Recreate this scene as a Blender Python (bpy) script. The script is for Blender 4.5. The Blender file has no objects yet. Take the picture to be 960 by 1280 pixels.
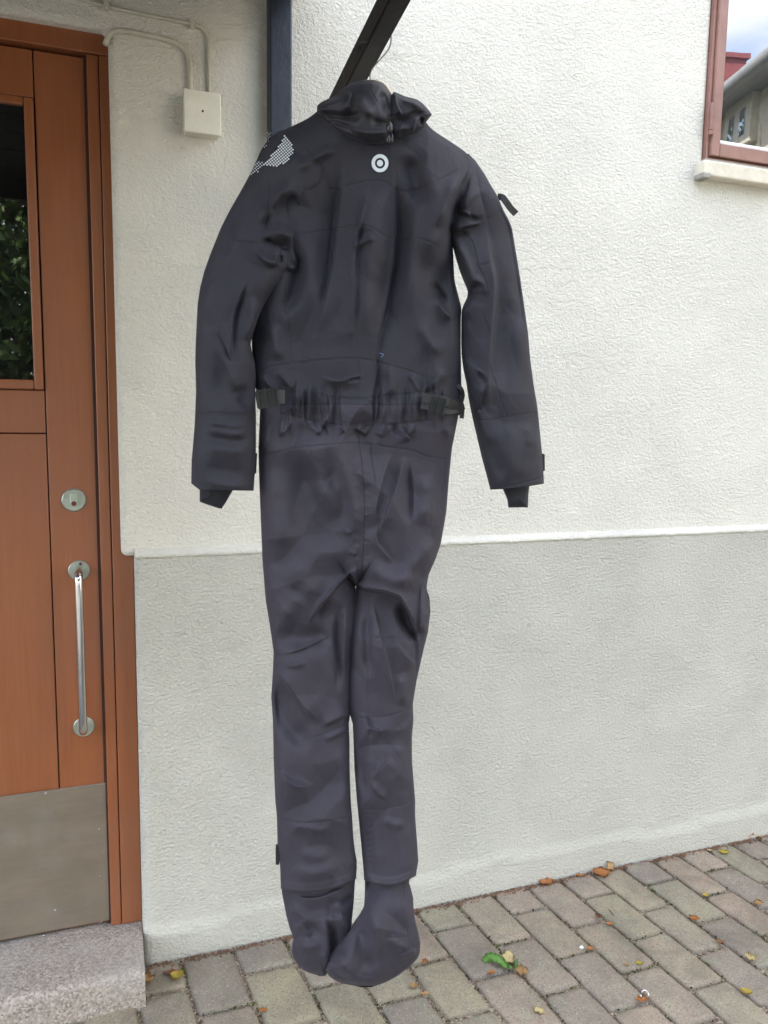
import bpy, bmesh, math, random
import numpy as np
from mathutils import Vector, Matrix, noise as mnoise
rnd = random.Random(7)
RAD = math.radians
SC = bpy.context.scene
COL = SC.collection

# ------------------------------------------------------------------ camera
F = 967.0                                   # focal length in photo pixels (960 x 1280)
CAM = np.array([0.0, 0.0, 1.5])
RX = np.array([0.9430351, -0.33237069, 0.01464662])
UX = np.array([0.02539416, 0.11580713, 0.99294705])
FX = np.array([0.33172268, 0.93601198, -0.11765046])
cd = bpy.data.cameras.new('camera'); cam = bpy.data.objects.new('camera', cd); COL.objects.link(cam)
cd.sensor_fit = 'VERTICAL'; cd.sensor_height = 24.0; cd.lens = 24.0 * F / 1280.0
cd.clip_start = 0.05; cd.clip_end = 500
cam.matrix_world = Matrix(((RX[0], UX[0], -FX[0], CAM[0]), (RX[1], UX[1], -FX[1], CAM[1]), (RX[2], UX[2], -FX[2], CAM[2]), (0, 0, 0, 1)))
SC.camera = cam
SC.render.resolution_x = 768; SC.render.resolution_y = 1024

# ------------------------------------------------------------------ light
SUN_EL, SUN_AZ = 48.0, -60.0                # azimuth from +Y towards +X: the sun stands behind the house
SC.view_settings.view_transform = 'Standard'; SC.view_settings.look = 'None'
SC.view_settings.exposure = 3.16; SC.view_settings.gamma = 1.0
world = bpy.data.worlds.new('World'); SC.world = world; world.use_nodes = True
wn = world.node_tree.nodes; wl = world.node_tree.links
for n in list(wn): wn.remove(n)
wo = wn.new('ShaderNodeOutputWorld'); wb = wn.new('ShaderNodeBackground'); wb.inputs['Strength'].default_value = 0.12
sky = wn.new('ShaderNodeTexSky'); sky.sky_type = 'NISHITA'; sky.sun_disc = False
sky.sun_elevation = RAD(SUN_EL); sky.sun_rotation = RAD(SUN_AZ); sky.dust_density = 1.5
tc = wn.new('ShaderNodeTexCoord'); mp = wn.new('ShaderNodeMapping'); mp.inputs['Scale'].default_value = (1, 1, 2.6); mp.inputs['Location'].default_value = (3.1, 1.7, 0.4)
cn = wn.new('ShaderNodeTexNoise'); cn.inputs['Scale'].default_value = 2.2; cn.inputs['Detail'].default_value = 7; cn.inputs['Roughness'].default_value = 0.58
cr = wn.new('ShaderNodeValToRGB'); cr.color_ramp.elements[0].position = 0.42; cr.color_ramp.elements[1].position = 0.72
mx = wn.new('ShaderNodeMix'); mx.data_type = 'RGBA'; mx.inputs['B'].default_value = (7.3, 6.95, 6.6, 1)
wl.new(tc.outputs['Generated'], mp.inputs['Vector']); wl.new(mp.outputs['Vector'], cn.inputs['Vector'])
wl.new(cn.outputs['Fac'], cr.inputs['Fac']); wl.new(cr.outputs['Color'], mx.inputs['Factor'])
wl.new(sky.outputs['Color'], mx.inputs['A']); wl.new(mx.outputs['Result'], wb.inputs['Color']); wl.new(wb.outputs['Background'], wo.inputs['Surface'])
sd = bpy.data.lights.new('sun', 'SUN'); sd.energy = 3.0; sd.angle = RAD(0.5); sd.color = (1, 0.95, 0.88)
so = bpy.data.objects.new('sun', sd); COL.objects.link(so)
sv = Vector((math.sin(RAD(SUN_AZ)) * math.cos(RAD(SUN_EL)), math.cos(RAD(SUN_AZ)) * math.cos(RAD(SUN_EL)), math.sin(RAD(SUN_EL))))
so.rotation_euler = sv.to_track_quat('Z', 'Y').to_euler(); so.location = (0, 0, 8)

# ------------------------------------------------------------------ helpers
def ray(x, y):
    return FX * F + RX * (x - 480.0) + UX * (640.0 - y)
def onY(x, y, Y):
    d = ray(x, y); return Vector(CAM + d * (Y / d[1]))
def onZ(x, y, Z):
    d = ray(x, y); return Vector(CAM + d * ((Z - CAM[2]) / d[2]))
def onX(x, y, X):
    d = ray(x, y); return Vector(CAM + d * (X / d[0]))

def tag(o, label=None, cat=None, group=None, kind=None):
    if label: o['label'] = label
    if cat: o['category'] = cat
    if group: o['group'] = group
    if kind: o['kind'] = kind
    return o
def thing(name, label, cat, loc=(0, 0, 0), group=None):
    o = bpy.data.objects.new(name, None); COL.objects.link(o); o.location = loc; o.empty_display_size = 0.05
    return tag(o, label, cat, group)
def link(name, me, mat=None, parent=None, smooth=False):
    o = bpy.data.objects.new(name, me); COL.objects.link(o)
    if mat is not None and not me.materials: me.materials.append(mat)
    if smooth: me.polygons.foreach_set('use_smooth', [True] * len(me.polygons))
    if parent is not None:
        o.parent = parent
        o.matrix_parent_inverse = Matrix.Translation(parent.location).inverted()
    return o
def obj(name, bm, mat, parent=None, smooth=False, recalc=True):
    me = bpy.data.meshes.new(name)
    if recalc: bmesh.ops.recalc_face_normals(bm, faces=bm.faces)
    bm.to_mesh(me); bm.free()
    return link(name, me, mat, parent, smooth)
def box(bm, x0, x1, y0, y1, z0, z1, bev=0.0, seg=2):
    r = bmesh.ops.create_cube(bm, size=1.0)
    vs = r['verts']
    for v in vs:
        v.co = Vector(((x0 + x1) / 2 + v.co.x * (x1 - x0), (y0 + y1) / 2 + v.co.y * (y1 - y0), (z0 + z1) / 2 + v.co.z * (z1 - z0)))
    if bev > 0:
        es = set(e for v in vs for e in v.link_edges)
        bmesh.ops.bevel(bm, geom=list(es), offset=bev, segments=seg, affect='EDGES', profile=0.5)
    return bm
def boxo(name, x0, x1, y0, y1, z0, z1, mat, parent=None, bev=0.0, seg=2):
    return obj(name, box(bmesh.new(), x0, x1, y0, y1, z0, z1, bev, seg), mat, parent)
def tube(bm, pts, r, n=8, cap=True):
    pts = [Vector(p) for p in pts]
    rs = r if isinstance(r, (list, tuple)) else [r] * len(pts)
    rings = []; ref = None
    for i, p in enumerate(pts):
        t = (pts[min(i + 1, len(pts) - 1)] - pts[max(i - 1, 0)]).normalized()
        if ref is None:
            ref = Vector((0, 0, 1)) if abs(t.z) < 0.9 else Vector((1, 0, 0))
        a = (ref - t * ref.dot(t)).normalized(); b = t.cross(a); ref = a
        rings.append([bm.verts.new(p + (a * math.cos(2 * math.pi * k / n) + b * math.sin(2 * math.pi * k / n)) * rs[i]) for k in range(n)])
    for a, b in zip(rings, rings[1:]):
        for k in range(n):
            bm.faces.new((a[k], a[(k + 1) % n], b[(k + 1) % n], b[k]))
    if cap:
        bm.faces.new(rings[0]); bm.faces.new(rings[-1])
    return bm
def smooth_pts(pts, n=6):
    pts = [Vector(p) for p in pts]; out = []
    for i in range(len(pts) - 1):
        p0 = pts[max(i - 1, 0)]; p1 = pts[i]; p2 = pts[i + 1]; p3 = pts[min(i + 2, len(pts) - 1)]
        for k in range(n):
            t = k / n
            out.append(0.5 * ((2 * p1) + (p2 - p0) * t + (2 * p0 - 5 * p1 + 4 * p2 - p3) * t * t + (3 * p1 - p0 - 3 * p2 + p3) * t ** 3))
    out.append(pts[-1]); return out
def disc(bm, c, r, h, n=24, bev=0.0):
    """short cylinder with its axis along -Y, back face at c.y, front at c.y-h"""
    rings = []
    prof = [(r, 0), (r, h - bev), (r - bev, h)] if bev else [(r, 0), (r, h)]
    for rr, hh in prof:
        rings.append([bm.verts.new((c[0] + rr * math.cos(2 * math.pi * k / n), c[1] - hh, c[2] + rr * math.sin(2 * math.pi * k / n))) for k in range(n)])
    for a, b in zip(rings, rings[1:]):
        for k in range(n): bm.faces.new((a[k], a[(k + 1) % n], b[(k + 1) % n], b[k]))
    bm.faces.new(rings[0]); bm.faces.new(rings[-1])
    return bm

# ------------------------------------------------------------------ materials
class NT:
    def __init__(s, name):
        s.m = bpy.data.materials.new(name); s.m.use_nodes = True
        s.n = s.m.node_tree.nodes; s.l = s.m.node_tree.links
        s.b = s.n['Principled BSDF']; s.out = s.n['Material Output']
        s.tc = s.n.new('ShaderNodeTexCoord')
    def set(s, k, v):
        s.b.inputs[k].default_value = v if not (isinstance(v, tuple) and len(v) == 3) else (*v, 1); return s
    def to(s, out, k): s.l.new(out, s.b.inputs[k]); return s
    def vec(s, scale=(1, 1, 1), kind='Object', rot=(0, 0, 0)):
        m = s.n.new('ShaderNodeMapping'); m.inputs['Scale'].default_value = scale; m.inputs['Rotation'].default_value = rot
        s.l.new(s.tc.outputs[kind], m.inputs['Vector']); return m.outputs['Vector']
    def noise(s, sc, det=4, rough=0.5, dist=0, vec=None):
        t = s.n.new('ShaderNodeTexNoise'); t.inputs['Scale'].default_value = sc; t.inputs['Detail'].default_value = det
        t.inputs['Roughness'].default_value = rough; t.inputs['Distortion'].default_value = dist
        s.l.new(vec if vec else s.tc.outputs['Object'], t.inputs['Vector']); return t.outputs['Fac']
    def voro(s, sc, feat='F1', vec=None, out='Distance'):
        t = s.n.new('ShaderNodeTexVoronoi'); t.inputs['Scale'].default_value = sc; t.feature = feat
        s.l.new(vec if vec else s.tc.outputs['Object'], t.inputs['Vector']); return t.outputs[out]
    def ramp(s, fac, stops):
        r = s.n.new('ShaderNodeValToRGB'); e = r.color_ramp.elements
        while len(e) < len(stops): e.new(0.5)
        for i, (p, c) in enumerate(stops):
            e[i].position = p; e[i].color = (*c, 1) if isinstance(c, tuple) else (c, c, c, 1)
        s.l.new(fac, r.inputs['Fac']); return r.outputs['Color']
    def mix(s, fac, a, b, mode='MIX'):
        m = s.n.new('ShaderNodeMix'); m.data_type = 'RGBA'; m.blend_type = mode
        for k, v in (('Factor', fac), ('A', a), ('B', b)):
            if isinstance(v, (int, float)): m.inputs[k].default_value = v if k == 'Factor' else (v, v, v, 1)
            elif isinstance(v, tuple): m.inputs[k].default_value = (*v, 1)
            else: s.l.new(v, m.inputs[k])
        return m.outputs['Result']
    def math(s, op, a, b=0.0):
        m = s.n.new('ShaderNodeMath'); m.operation = op
        for i, v in enumerate((a, b)):
            if isinstance(v, (int, float)): m.inputs[i].default_value = v
            else: s.l.new(v, m.inputs[i])
        return m.outputs[0]
    def bump(s, h, dist, strength=1.0, prev=None):
        b = s.n.new('ShaderNodeBump'); b.inputs['Distance'].default_value = dist; b.inputs['Strength'].default_value = strength
        s.l.new(h, b.inputs['Height'])
        if prev: s.l.new(prev, b.inputs['Normal'])
        s.l.new(b.outputs['Normal'], s.b.inputs['Normal']); return b.outputs['Normal']
    def rand(s):
        o = s.n.new('ShaderNodeObjectInfo'); return o.outputs['Random']
    def sep(s, v, k):
        x = s.n.new('ShaderNodeSeparateXYZ'); s.l.new(v, x.inputs[0]); return x.outputs[k]

def plaster(name, ca, cb, stain, grain, bumpd):
    t = NT(name); t.set('Roughness', 0.9).set('Specular IOR Level', 0.2)
    big = t.noise(2.1, 5, 0.6); mid = t.noise(11, 4, 0.6)
    c = t.mix(t.ramp(big, [(0.35, 0.0), (0.68, 1.0)]), ca, cb)
    c = t.mix(t.math('MULTIPLY', t.ramp(mid, [(0.56, 0.0), (0.74, 1.0)]), 0.16), c, stain)
    pits = t.ramp(t.voro(9.0), [(0.0, 1.0), (0.035, 0.0)])
    c = t.mix(t.math('MULTIPLY', pits, 0.35), c, (0.16, 0.14, 0.11))
    t.to(c, 'Base Color')
    v = t.vec((1, 1, 1.35))
    h1 = t.noise(grain, 4, 0.6, 0.25, v)
    h2 = t.noise(grain * 2.6, 3, 0.6, 0.4)
    patch = t.ramp(t.noise(4.3, 4, 0.6, 0.5), [(0.36, 0.72), (0.60, 1.0)])
    h1r = t.ramp(h1, [(0.38, 0.0), (0.64, 1.0)])
    n = t.bump(t.noise(5, 2), 0.006, 0.4); n = t.bump(t.ramp(t.noise(22, 4, 0.65, 0.7), [(0.5, 0.0), (0.72, 1.0)]), 0.003, 0.45, n)
    n = t.bump(t.math('MULTIPLY', h1r, patch), bumpd, 0.85, n)
    n = t.bump(h2, bumpd * 0.5, 0.8, n)
    # occasional long trowel marks and hairline ridges
    tv = t.noise(14, 4, 0.7, 1.5, t.vec((0.5, 1, 1.6), rot=(0, 0.4, 0)))
    t.bump(t.ramp(tv, [(0.63, 0.0), (0.70, 1.0)]), 0.003, 0.6, n)
    return t.m
M = {}
M['wall'] = plaster('cream_render', (0.76, 0.73, 0.65), (0.745, 0.713, 0.63), (0.68, 0.65, 0.55), 120, 0.0036)
M['plinth'] = plaster('grey_render', (0.56, 0.542, 0.48), (0.54, 0.52, 0.46), (0.45, 0.43, 0.37), 105, 0.0038)
M['edge'] = plaster('pale_edge_paint', (0.70, 0.68, 0.60), (0.58, 0.56, 0.50), (0.45, 0.43, 0.37), 90, 0.003)

def painted_wood():
    t = NT('brown_door_paint'); t.set('Roughness', 0.38).set('Specular IOR Level', 0.5).set('Coat Weight', 0.12).set('Coat Roughness', 0.25)
    gv = t.vec((22, 22, 1.2)); g = t.noise(4, 6, 0.65, 0.3, gv)
    c = t.mix(t.ramp(g, [(0.3, 0.0), (0.75, 1.0)]), (0.27, 0.088, 0.031), (0.225, 0.070, 0.025))
    c = t.mix(t.ramp(t.noise(3, 4), [(0.45, 0.0), (0.7, 0.5)]), c, (0.22, 0.085, 0.045))
    spk = t.ramp(t.voro(38), [(0.0, 1.0), (0.045, 0.0)])
    c = t.mix(t.math('MULTIPLY', spk, 0.5), c, (0.45, 0.36, 0.28))
    t.to(c, 'Base Color')
    t.to(t.ramp(t.noise(9, 4), [(0.3, 0.32), (0.7, 0.5)]), 'Roughness')
    n = t.bump(g, 0.0012, 0.6); t.bump(t.noise(160, 2), 0.0006, 0.5, n)
    return t.m
M['door'] = painted_wood()
def simple(name, col, rough=0.5, metal=0.0, bumpsc=None, bumpd=0.0005, var=0.12, spec=0.5):
    t = NT(name); t.set('Roughness', rough).set('Metallic', metal).set('Specular IOR Level', spec)
    f = t.noise(18, 4, 0.6)
    d = tuple(max(0, x * (1 - 2 * var)) for x in col)
    t.to(t.mix(t.ramp(f, [(0.35, 0.0), (0.7, 1.0)]), col, d), 'Base Color')
    if bumpsc: t.bump(t.noise(bumpsc, 3), bumpd, 0.7)
    return t.m
M['groove'] = simple('dark_gap', (0.05, 0.017, 0.010), 0.8)
M['steel'] = simple('polished_steel', (0.72, 0.72, 0.70), 0.16, 1.0, 60, 0.0002, 0.08)
M['brass_plate'] = simple('worn_nickel', (0.42, 0.46, 0.40), 0.42, 0.75, 120, 0.0005, 0.2)
M['keyhole'] = simple('dark_red_key_slot', (0.12, 0.03, 0.03), 0.4, 0.3)
def kick():
    t = NT('brushed_kick_plate'); t.set('Metallic', 0.7)
    s1 = t.noise(3, 5, 0.7, 0, t.vec((2.5, 1, 12)))
    c = t.mix(t.ramp(s1, [(0.3, 0.0), (0.7, 1.0)]), (0.31, 0.255, 0.20), (0.265, 0.22, 0.175))
    c = t.mix(t.ramp(t.noise(7, 5, 0.7), [(0.5, 0.0), (0.75, 0.6)]), c, (0.33, 0.31, 0.29))
    c = t.mix(t.ramp(t.voro(30), [(0.0, 0.8), (0.05, 0.0)]), c, (0.6, 0.58, 0.54))
    t.to(c, 'Base Color'); t.to(t.ramp(t.noise(12, 5), [(0.3, 0.38), (0.7, 0.55)]), 'Roughness')
    t.bump(s1, 0.0006, 0.5); return t.m
M['kick'] = kick()
M['bluepaint'] = simple('blue_black_metal_paint', (0.022, 0.028, 0.045), 0.42, 0.0, 70, 0.0012, 0.2)
M['darkwood'] = simple('tarred_dark_timber', (0.014, 0.012, 0.012), 0.6, 0.0, 60, 0.001, 0.25)
M['plastic'] = simple('aged_cream_plastic', (0.74, 0.71, 0.60), 0.45, 0, 150, 0.0006, 0.06)
M['cable'] = simple('overpainted_cable', (0.55, 0.53, 0.43), 0.8, 0, 130, 0.0015, 0.1)
M['windowframe'] = simple('dusty_red_window_paint', (0.27, 0.135, 0.105), 0.45, 0, 90, 0.0008, 0.12)
M['whitebead'] = simple('white_putty', (0.8, 0.8, 0.78), 0.6, 0, 90, 0.001)
M['sill'] = simple('cream_sill_paint', (0.68, 0.62, 0.50), 0.7, 0, 60, 0.002, 0.08)
M['lead'] = simple('grey_lead', (0.32, 0.30, 0.26), 0.6, 0, 60, 0.002)
def glass(name, fac, tint):
    t = NT(name); t.set('Roughness', 0.02).set('Base Color', tint)
    g = t.n.new('ShaderNodeBsdfGlossy'); g.inputs['Roughness'].default_value = 0.0; g.inputs['Color'].default_value = (0.95, 0.97, 1, 1)
    mxs = t.n.new('ShaderNodeMixShader'); mxs.inputs[0].default_value = fac
    t.l.new(t.b.outputs[0], mxs.inputs[1]); t.l.new(g.outputs[0], mxs.inputs[2]); t.l.new(mxs.outputs[0], t.out.inputs['Surface'])
    b = t.n.new('ShaderNodeBump'); b.inputs['Distance'].default_value = 0.0006; b.inputs['Strength'].default_value = 0.25
    t.l.new(t.noise(5, 2), b.inputs['Height']); t.l.new(b.outputs['Normal'], g.inputs['Normal'])
    return t.m
M['glass'] = glass('window_glass', 0.16, (0.015, 0.017, 0.018))
M['doorglass'] = glass('door_glass', 0.08, (0.006, 0.006, 0.006))

def granite():
    t = NT('grey_pink_granite'); t.set('Roughness', 0.85).set('Specular IOR Level', 0.25)
    s = t.voro(210, out='Color'); sv = t.sep(s, 0)
    c = t.ramp(sv, [(0.0, (0.16, 0.14, 0.125)), (0.25, (0.27, 0.22, 0.185)), (0.6, (0.32, 0.268, 0.225)), (0.9, (0.42, 0.37, 0.315))])
    c = t.mix(t.ramp(t.noise(6, 4), [(0.4, 0.0), (0.7, 0.45)]), c, (0.34, 0.32, 0.29))
    t.to(c, 'Base Color')
    n = t.bump(t.noise(45, 5, 0.65), 0.006, 0.7); t.bump(t.noise(190, 3, 0.6), 0.002, 0.9, n)
    return t.m
M['granite'] = granite()
def paver_mat():
    t = NT('worn_concrete_paver'); t.set('Roughness', 0.95).set('Specular IOR Level', 0.15)
    r = t.rand()
    base = t.ramp(r, [(0.0, (0.30, 0.222, 0.17)), (0.2, (0.27, 0.24, 0.165)), (0.45, (0.25, 0.205, 0.168)), (0.6, (0.30, 0.262, 0.175)), (0.8, (0.315, 0.248, 0.19)), (1.0, (0.21, 0.185, 0.15))])
    off = t.n.new('ShaderNodeVectorMath'); off.operation = 'ADD'
    g = t.n.new('ShaderNodeNewGeometry'); t.l.new(g.outputs['Position'], off.inputs[0])
    P = off.outputs[0]
    c = t.mix(t.ramp(t.noise(7, 5, 0.65, 0, P), [(0.38, 0.0), (0.7, 0.55)]), base, (0.15, 0.135, 0.115))
    c = t.mix(t.ramp(t.noise(16, 4, 0.6, 0, P), [(0.5, 0.0), (0.75, 0.5)]), c, (0.29, 0.30, 0.20))
    sp = t.sep(t.voro(330, vec=P, out='Color'), 0)
    c = t.mix(t.ramp(sp, [(0.0, 0.75), (0.22, 0.0)]), c, (0.12, 0.11, 0.10))
    c = t.mix(t.ramp(sp, [(0.90, 0.0), (0.97, 0.35)]), c, (0.44, 0.41, 0.36))
    c = t.mix(t.ramp(t.noise(4, 6, 0.7, 0.8, P), [(0.50, 0.0), (0.66, 0.5)]), c, (0.12, 0.10, 0.08))
    c = t.mix(t.ramp(t.voro(60, vec=P), [(0.05, 0.55), (0.12, 0.0)]), c, (0.14, 0.13, 0.11))
    t.to(c, 'Base Color')
    n = t.bump(t.noise(30, 4, 0.6, 0, P), 0.005, 0.6); t.bump(t.noise(260, 3, 0.7, 0, P), 0.0016, 0.9, n)
    return t.m
M['paver'] = paver_mat()
def soil():
    t = NT('joint_grit'); t.set('Roughness', 1.0).set('Specular IOR Level', 0.1)
    f = t.sep(t.voro(170, out='Color'), 0)
    c = t.ramp(f, [(0.0, (0.09, 0.064, 0.046)), (0.35, (0.20, 0.15, 0.11)), (0.75, (0.31, 0.245, 0.185)), (1.0, (0.46, 0.40, 0.32))])
    c = t.mix(t.ramp(t.noise(5, 4, 0.7), [(0.55, 0.0), (0.7, 0.7)]), c, (0.06, 0.085, 0.02))
    t.to(c, 'Base Color'); n = t.bump(t.noise(60, 4), 0.008, 0.8); t.bump(t.voro(170), 0.005, 0.9, n)
    return t.m
M['soil'] = soil()
M['moss'] = simple('moss', (0.07, 0.10, 0.018), 1.0, 0, None, 0, 0.25, 0.1)
M['darkmoss'] = simple('blackish_moss', (0.025, 0.028, 0.014), 1.0, 0, 300, 0.002, 0.25, 0.1)
M['pebble'] = simple('pale_grit', (0.36, 0.33, 0.28), 0.9, 0, None, 0, 0.2)

def fabric(name, ca, cb, rough=0.56, sheen=0.25):
    t = NT(name); t.set('Roughness', rough).set('Specular IOR Level', 0.34).set('Sheen Weight', sheen).set('Sheen Roughness', 0.4).set('Sheen Tint', (0.8, 0.8, 1.0))
    f = t.noise(6, 5, 0.6)
    c = t.mix(t.ramp(f, [(0.35, 0.0), (0.7, 1.0)]), ca, cb)
    lint = t.ramp(t.voro(55), [(0.0, 0.35), (0.025, 0.0)])
    c = t.mix(lint, c, (0.14, 0.13, 0.14))
    c = t.mix(t.ramp(t.noise(700, 2, 0.8), [(0.35, 0.45), (0.65, 0.0)]), c, tuple(v * 0.55 for v in cb))
    t.to(c, 'Base Color')
    cz = t.math('ABSOLUTE', t.math('SUBTRACT', t.noise(13, 3, 0.5, 0.7), 0.5))
    n = t.bump(t.ramp(cz, [(0.0, 1.0), (0.05, 0.4), (0.2, 0.0)]), 0.0009, 0.4)
    t.bump(t.noise(520, 2, 0.7), 0.0004, 0.6, n)
    return t.m
M['fabric'] = fabric('shell_fabric', (0.039, 0.034, 0.046), (0.034, 0.030, 0.041), 0.72, 0.05)
M['upper'] = fabric('shell_fabric_shaded', (0.0235, 0.022, 0.030), (0.0205, 0.0195, 0.027), 0.74, 0.04)  # darker copy of the shell fabric, canopy shade put into its colour
M['yoke'] = fabric('shell_fabric_yoke', (0.024, 0.022, 0.028), (0.020, 0.019, 0.025), 0.6, 0.06)
M['neoprene'] = fabric('black_neoprene', (0.016, 0.016, 0.022), (0.014, 0.014, 0.019), 0.75, 0.15)
M['webbing'] = simple('black_webbing', (0.014, 0.014, 0.016), 0.6, 0, 600, 0.0006)
M['buckle'] = simple('black_buckle_plastic', (0.014, 0.015, 0.018), 0.28, 0, None)
M['reflect'] = simple('silver_reflective_print', (0.66, 0.70, 0.74), 0.35, 0.0)
M['thread'] = simple('seam_thread', (0.014, 0.013, 0.018), 0.7)
M['orange_pull'] = simple('rust_red_lining', (0.10, 0.035, 0.02), 0.6)
M['hangerwood'] = simple('pale_hanger_wood', (0.48, 0.36, 0.17), 0.4, 0, 50, 0.0004)
M['wire'] = simple('hanger_wire', (0.25, 0.25, 0.25), 0.3, 1.0)

# ------------------------------------------------------------------ the house wall
YW = 2.076                                   # face of the plinth
YU = 2.096                                   # face of the upper wall
def wall_grid(xs, zs, holes, yf, yb):
    bm = bmesh.new(); V = {}
    def v(i, j, y):
        k = (i, j, y)
        if k not in V: V[k] = bm.verts.new((xs[i], y, zs[j]))
        return V[k]
    solid = {}
    for i in range(len(xs) - 1):
        for j in range(len(zs) - 1):
            cx, cz = (xs[i] + xs[i + 1]) / 2, (zs[j] + zs[j + 1]) / 2
            solid[i, j] = not any(a < cx < b and c < cz < d for a, b, c, d in holes)
    for (i, j), s in solid.items():
        if not s: continue
        for y in (yf, yb):
            bm.faces.new((v(i, j, y), v(i + 1, j, y), v(i + 1, j + 1, y), v(i, j + 1, y)))
        for di, dj, e in ((-1, 0, ((i, j), (i, j + 1))), (1, 0, ((i + 1, j), (i + 1, j + 1))), (0, -1, ((i, j), (i + 1, j))), (0, 1, ((i, j + 1), (i + 1, j + 1)))):
            if not solid.get((i + di, j + dj), False):
                a, b = e; bm.faces.new((v(*a, yf), v(*b, yf), v(*b, yb), v(*a, yb)))
    return bm
house = thing('house', 'rendered house wall in cream above a grey plinth, behind the hanging suit', 'house', (0.02, YW, 0))
WX0, WX1, WZ0, WZ1 = 1.805, 2.85, 2.335, 3.6   # window opening
xs = [-6, -1.05, 0.02, WX0, WX1, 8]; zs = [1.137, WZ0, 2.425, 3.6, 7.8]
bm = wall_grid(xs, zs, [(-1.05, 0.02, 0, 2.425), (WX0, WX1, WZ0, 3.6)], YU, YU + 0.35)
uw = obj('upper_wall', bm, M['wall'], house)
bv = uw.modifiers.new('bevel', 'BEVEL'); bv.width = 0.017; bv.segments = 5; bv.limit_method = 'ANGLE'; bv.angle_limit = RAD(40)
uw.data.polygons.foreach_set('use_smooth', [True] * len(uw.data.polygons))
uw.data.set_sharp_from_angle(angle=RAD(50))

def plinth_mesh(x0, x1):
    """front sheet with an uneven top arris and a bulging foot, closed behind"""
    nx, nz = int((x1 - x0) / 0.012), 70
    bm = bmesh.new(); rows = []
    prof = [(YU + 0.30, 1.143), (YU + 0.004, 1.1445)]
    for i in range(nx + 1):
        x = x0 + (x1 - x0) * i / nx
        col = []
        wob = mnoise.noise(Vector((x * 9, 0, 3))) * 0.0025 + mnoise.noise(Vector((x * 45, 0, 3))) * 0.0018
        topz = 1.142 + wob
        for y, z in prof: col.append((x, y, z + wob * 0.5))
        for a in range(6):
            t = a / 5 * math.pi / 2
            col.append((x, YW + 0.007 - 0.007 * math.sin(t), topz - 0.007 + 0.007 * math.cos(t)))
        for j in range(1, nz + 1):
            z = (topz - 0.007) * (1 - j / nz)
            y = YW + mnoise.noise(Vector((x * 2.2, z * 2.2, 0))) * 0.006 + mnoise.noise(Vector((x * 9, z * 9, 5))) * 0.002
            k = min(1, (j / nz) / 0.06); y = YW * (1 - k) + y * k
            if z < 0.10 + 0.03 * mnoise.noise(Vector((x * 3, 1, 1))):
                y -= 0.008
            col.append((x, y, z - 0.0))
        col.append((x, YW - 0.004, -0.08))
        # round the corner towards the door
        if x < x0 + 0.02:
            q = (x0 + 0.02 - x) / 0.02
            col = [(c[0], c[1] + 0.014 * q * q if k >= 2 else c[1], c[2]) for k, c in enumerate(col)]
        rows.append([bm.verts.new(c) for c in col])
    for a, b in zip(rows, rows[1:]):
        for k in range(len(a) - 1): bm.faces.new((a[k], b[k], b[k + 1], a[k + 1]))
    # left return
    l = rows[0]; back = [bm.verts.new((x0, YU + 0.30, v.co.z)) for v in l]
    for k in range(len(l) - 1):
        if k == 0: continue
        bm.faces.new((l[k], l[k + 1], back[k + 1], back[k]))
    return bm
pl = obj('plinth', plinth_mesh(0.052, 4.2), M['plinth'], house, smooth=True)
boxo('plinth', 4.2, 8, YW, YU + 0.3, -0.08, 1.14, M['plinth'], house)
boxo('plinth', -6, -1.06, YW, YU + 0.3, -0.08, 1.14, M['plinth'], house)
# white painted ledge line along the top of the plinth
bm = bmesh.new(); prev = None
for i in range(560):
    x = 0.054 + i * 0.0074
    w = mnoise.noise(Vector((x * 30, 2, 9))) * 0.0026 + mnoise.noise(Vector((x * 90, 2, 9))) * 0.0018
    pts = [(x, YU + 0.003, 1.159 + w), (x, YU - 0.006, 1.152 + w * .6), (x, YW + 0.007, 1.1475 + w), (x, YW - 0.0015, 1.1435 + w), (x, YW - 0.002, 1.1345 + w * 1.6), (x, YW + 0.006, 1.1335)]
    cur = [bm.verts.new(p) for p in pts]
    if prev:
        for k in range(5): bm.faces.new((prev[k], cur[k], cur[k + 1], prev[k + 1]))
    prev = cur
obj('ledge', bm, M['edge'], house, smooth=True)
# dark house interior behind openings
boxo('back_wall', -6, 8, YU + 0.9, YU + 1.0, -0.1, 7.8, M['plinth'], house)

# ------------------------------------------------------------------ door
YD = 2.150; YF = 2.132
door = thing('entrance_door', 'reddish brown panelled entrance door with a glazed upper light and steel kick plate', 'door', (-0.5, YD, 0.09))
DX0, DX1 = -0.99, -0.0345
ZB = 0.098
def zd(x, y): return onY(x, y, YD)
stile_in = -0.152
zk = zd(130, 978).z                 # kick plate top
ztop = 2.372
zg1 = zd(20, 131).z; zg0 = zd(42, 475).z
zrail = zd(60, 542).z
# leaf backing behind everything
boxo('core', DX0, DX1, YD + 0.012, YD + 0.05, ZB, ztop, M['groove'], door)
boxo('stile', stile_in + 0.0015, DX1, YD, YD + 0.0115, ZB, ztop, M['door'], door, 0.0022)
boxo('stile', DX0, -0.868, YD, YD + 0.0115, ZB, ztop, M['door'], door, 0.0022)
boxo('panel', -0.866, stile_in - 0.0015, YD + 0.002, YD + 0.0115, ZB, zrail - 0.0015, M['door'], door, 0.0018)
boxo('rail', -0.866, stile_in - 0.0015, YD + 0.001, YD + 0.0115, zrail + 0.0015, zg0 - 0.026, M['door'], door, 0.0018)
boxo('rail', -0.866, stile_in - 0.0015, YD + 0.001, YD + 0.0115, zg1 + 0.022, ztop, M['door'], door, 0.0018)
gx1 = zd(36, 300).x
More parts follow.
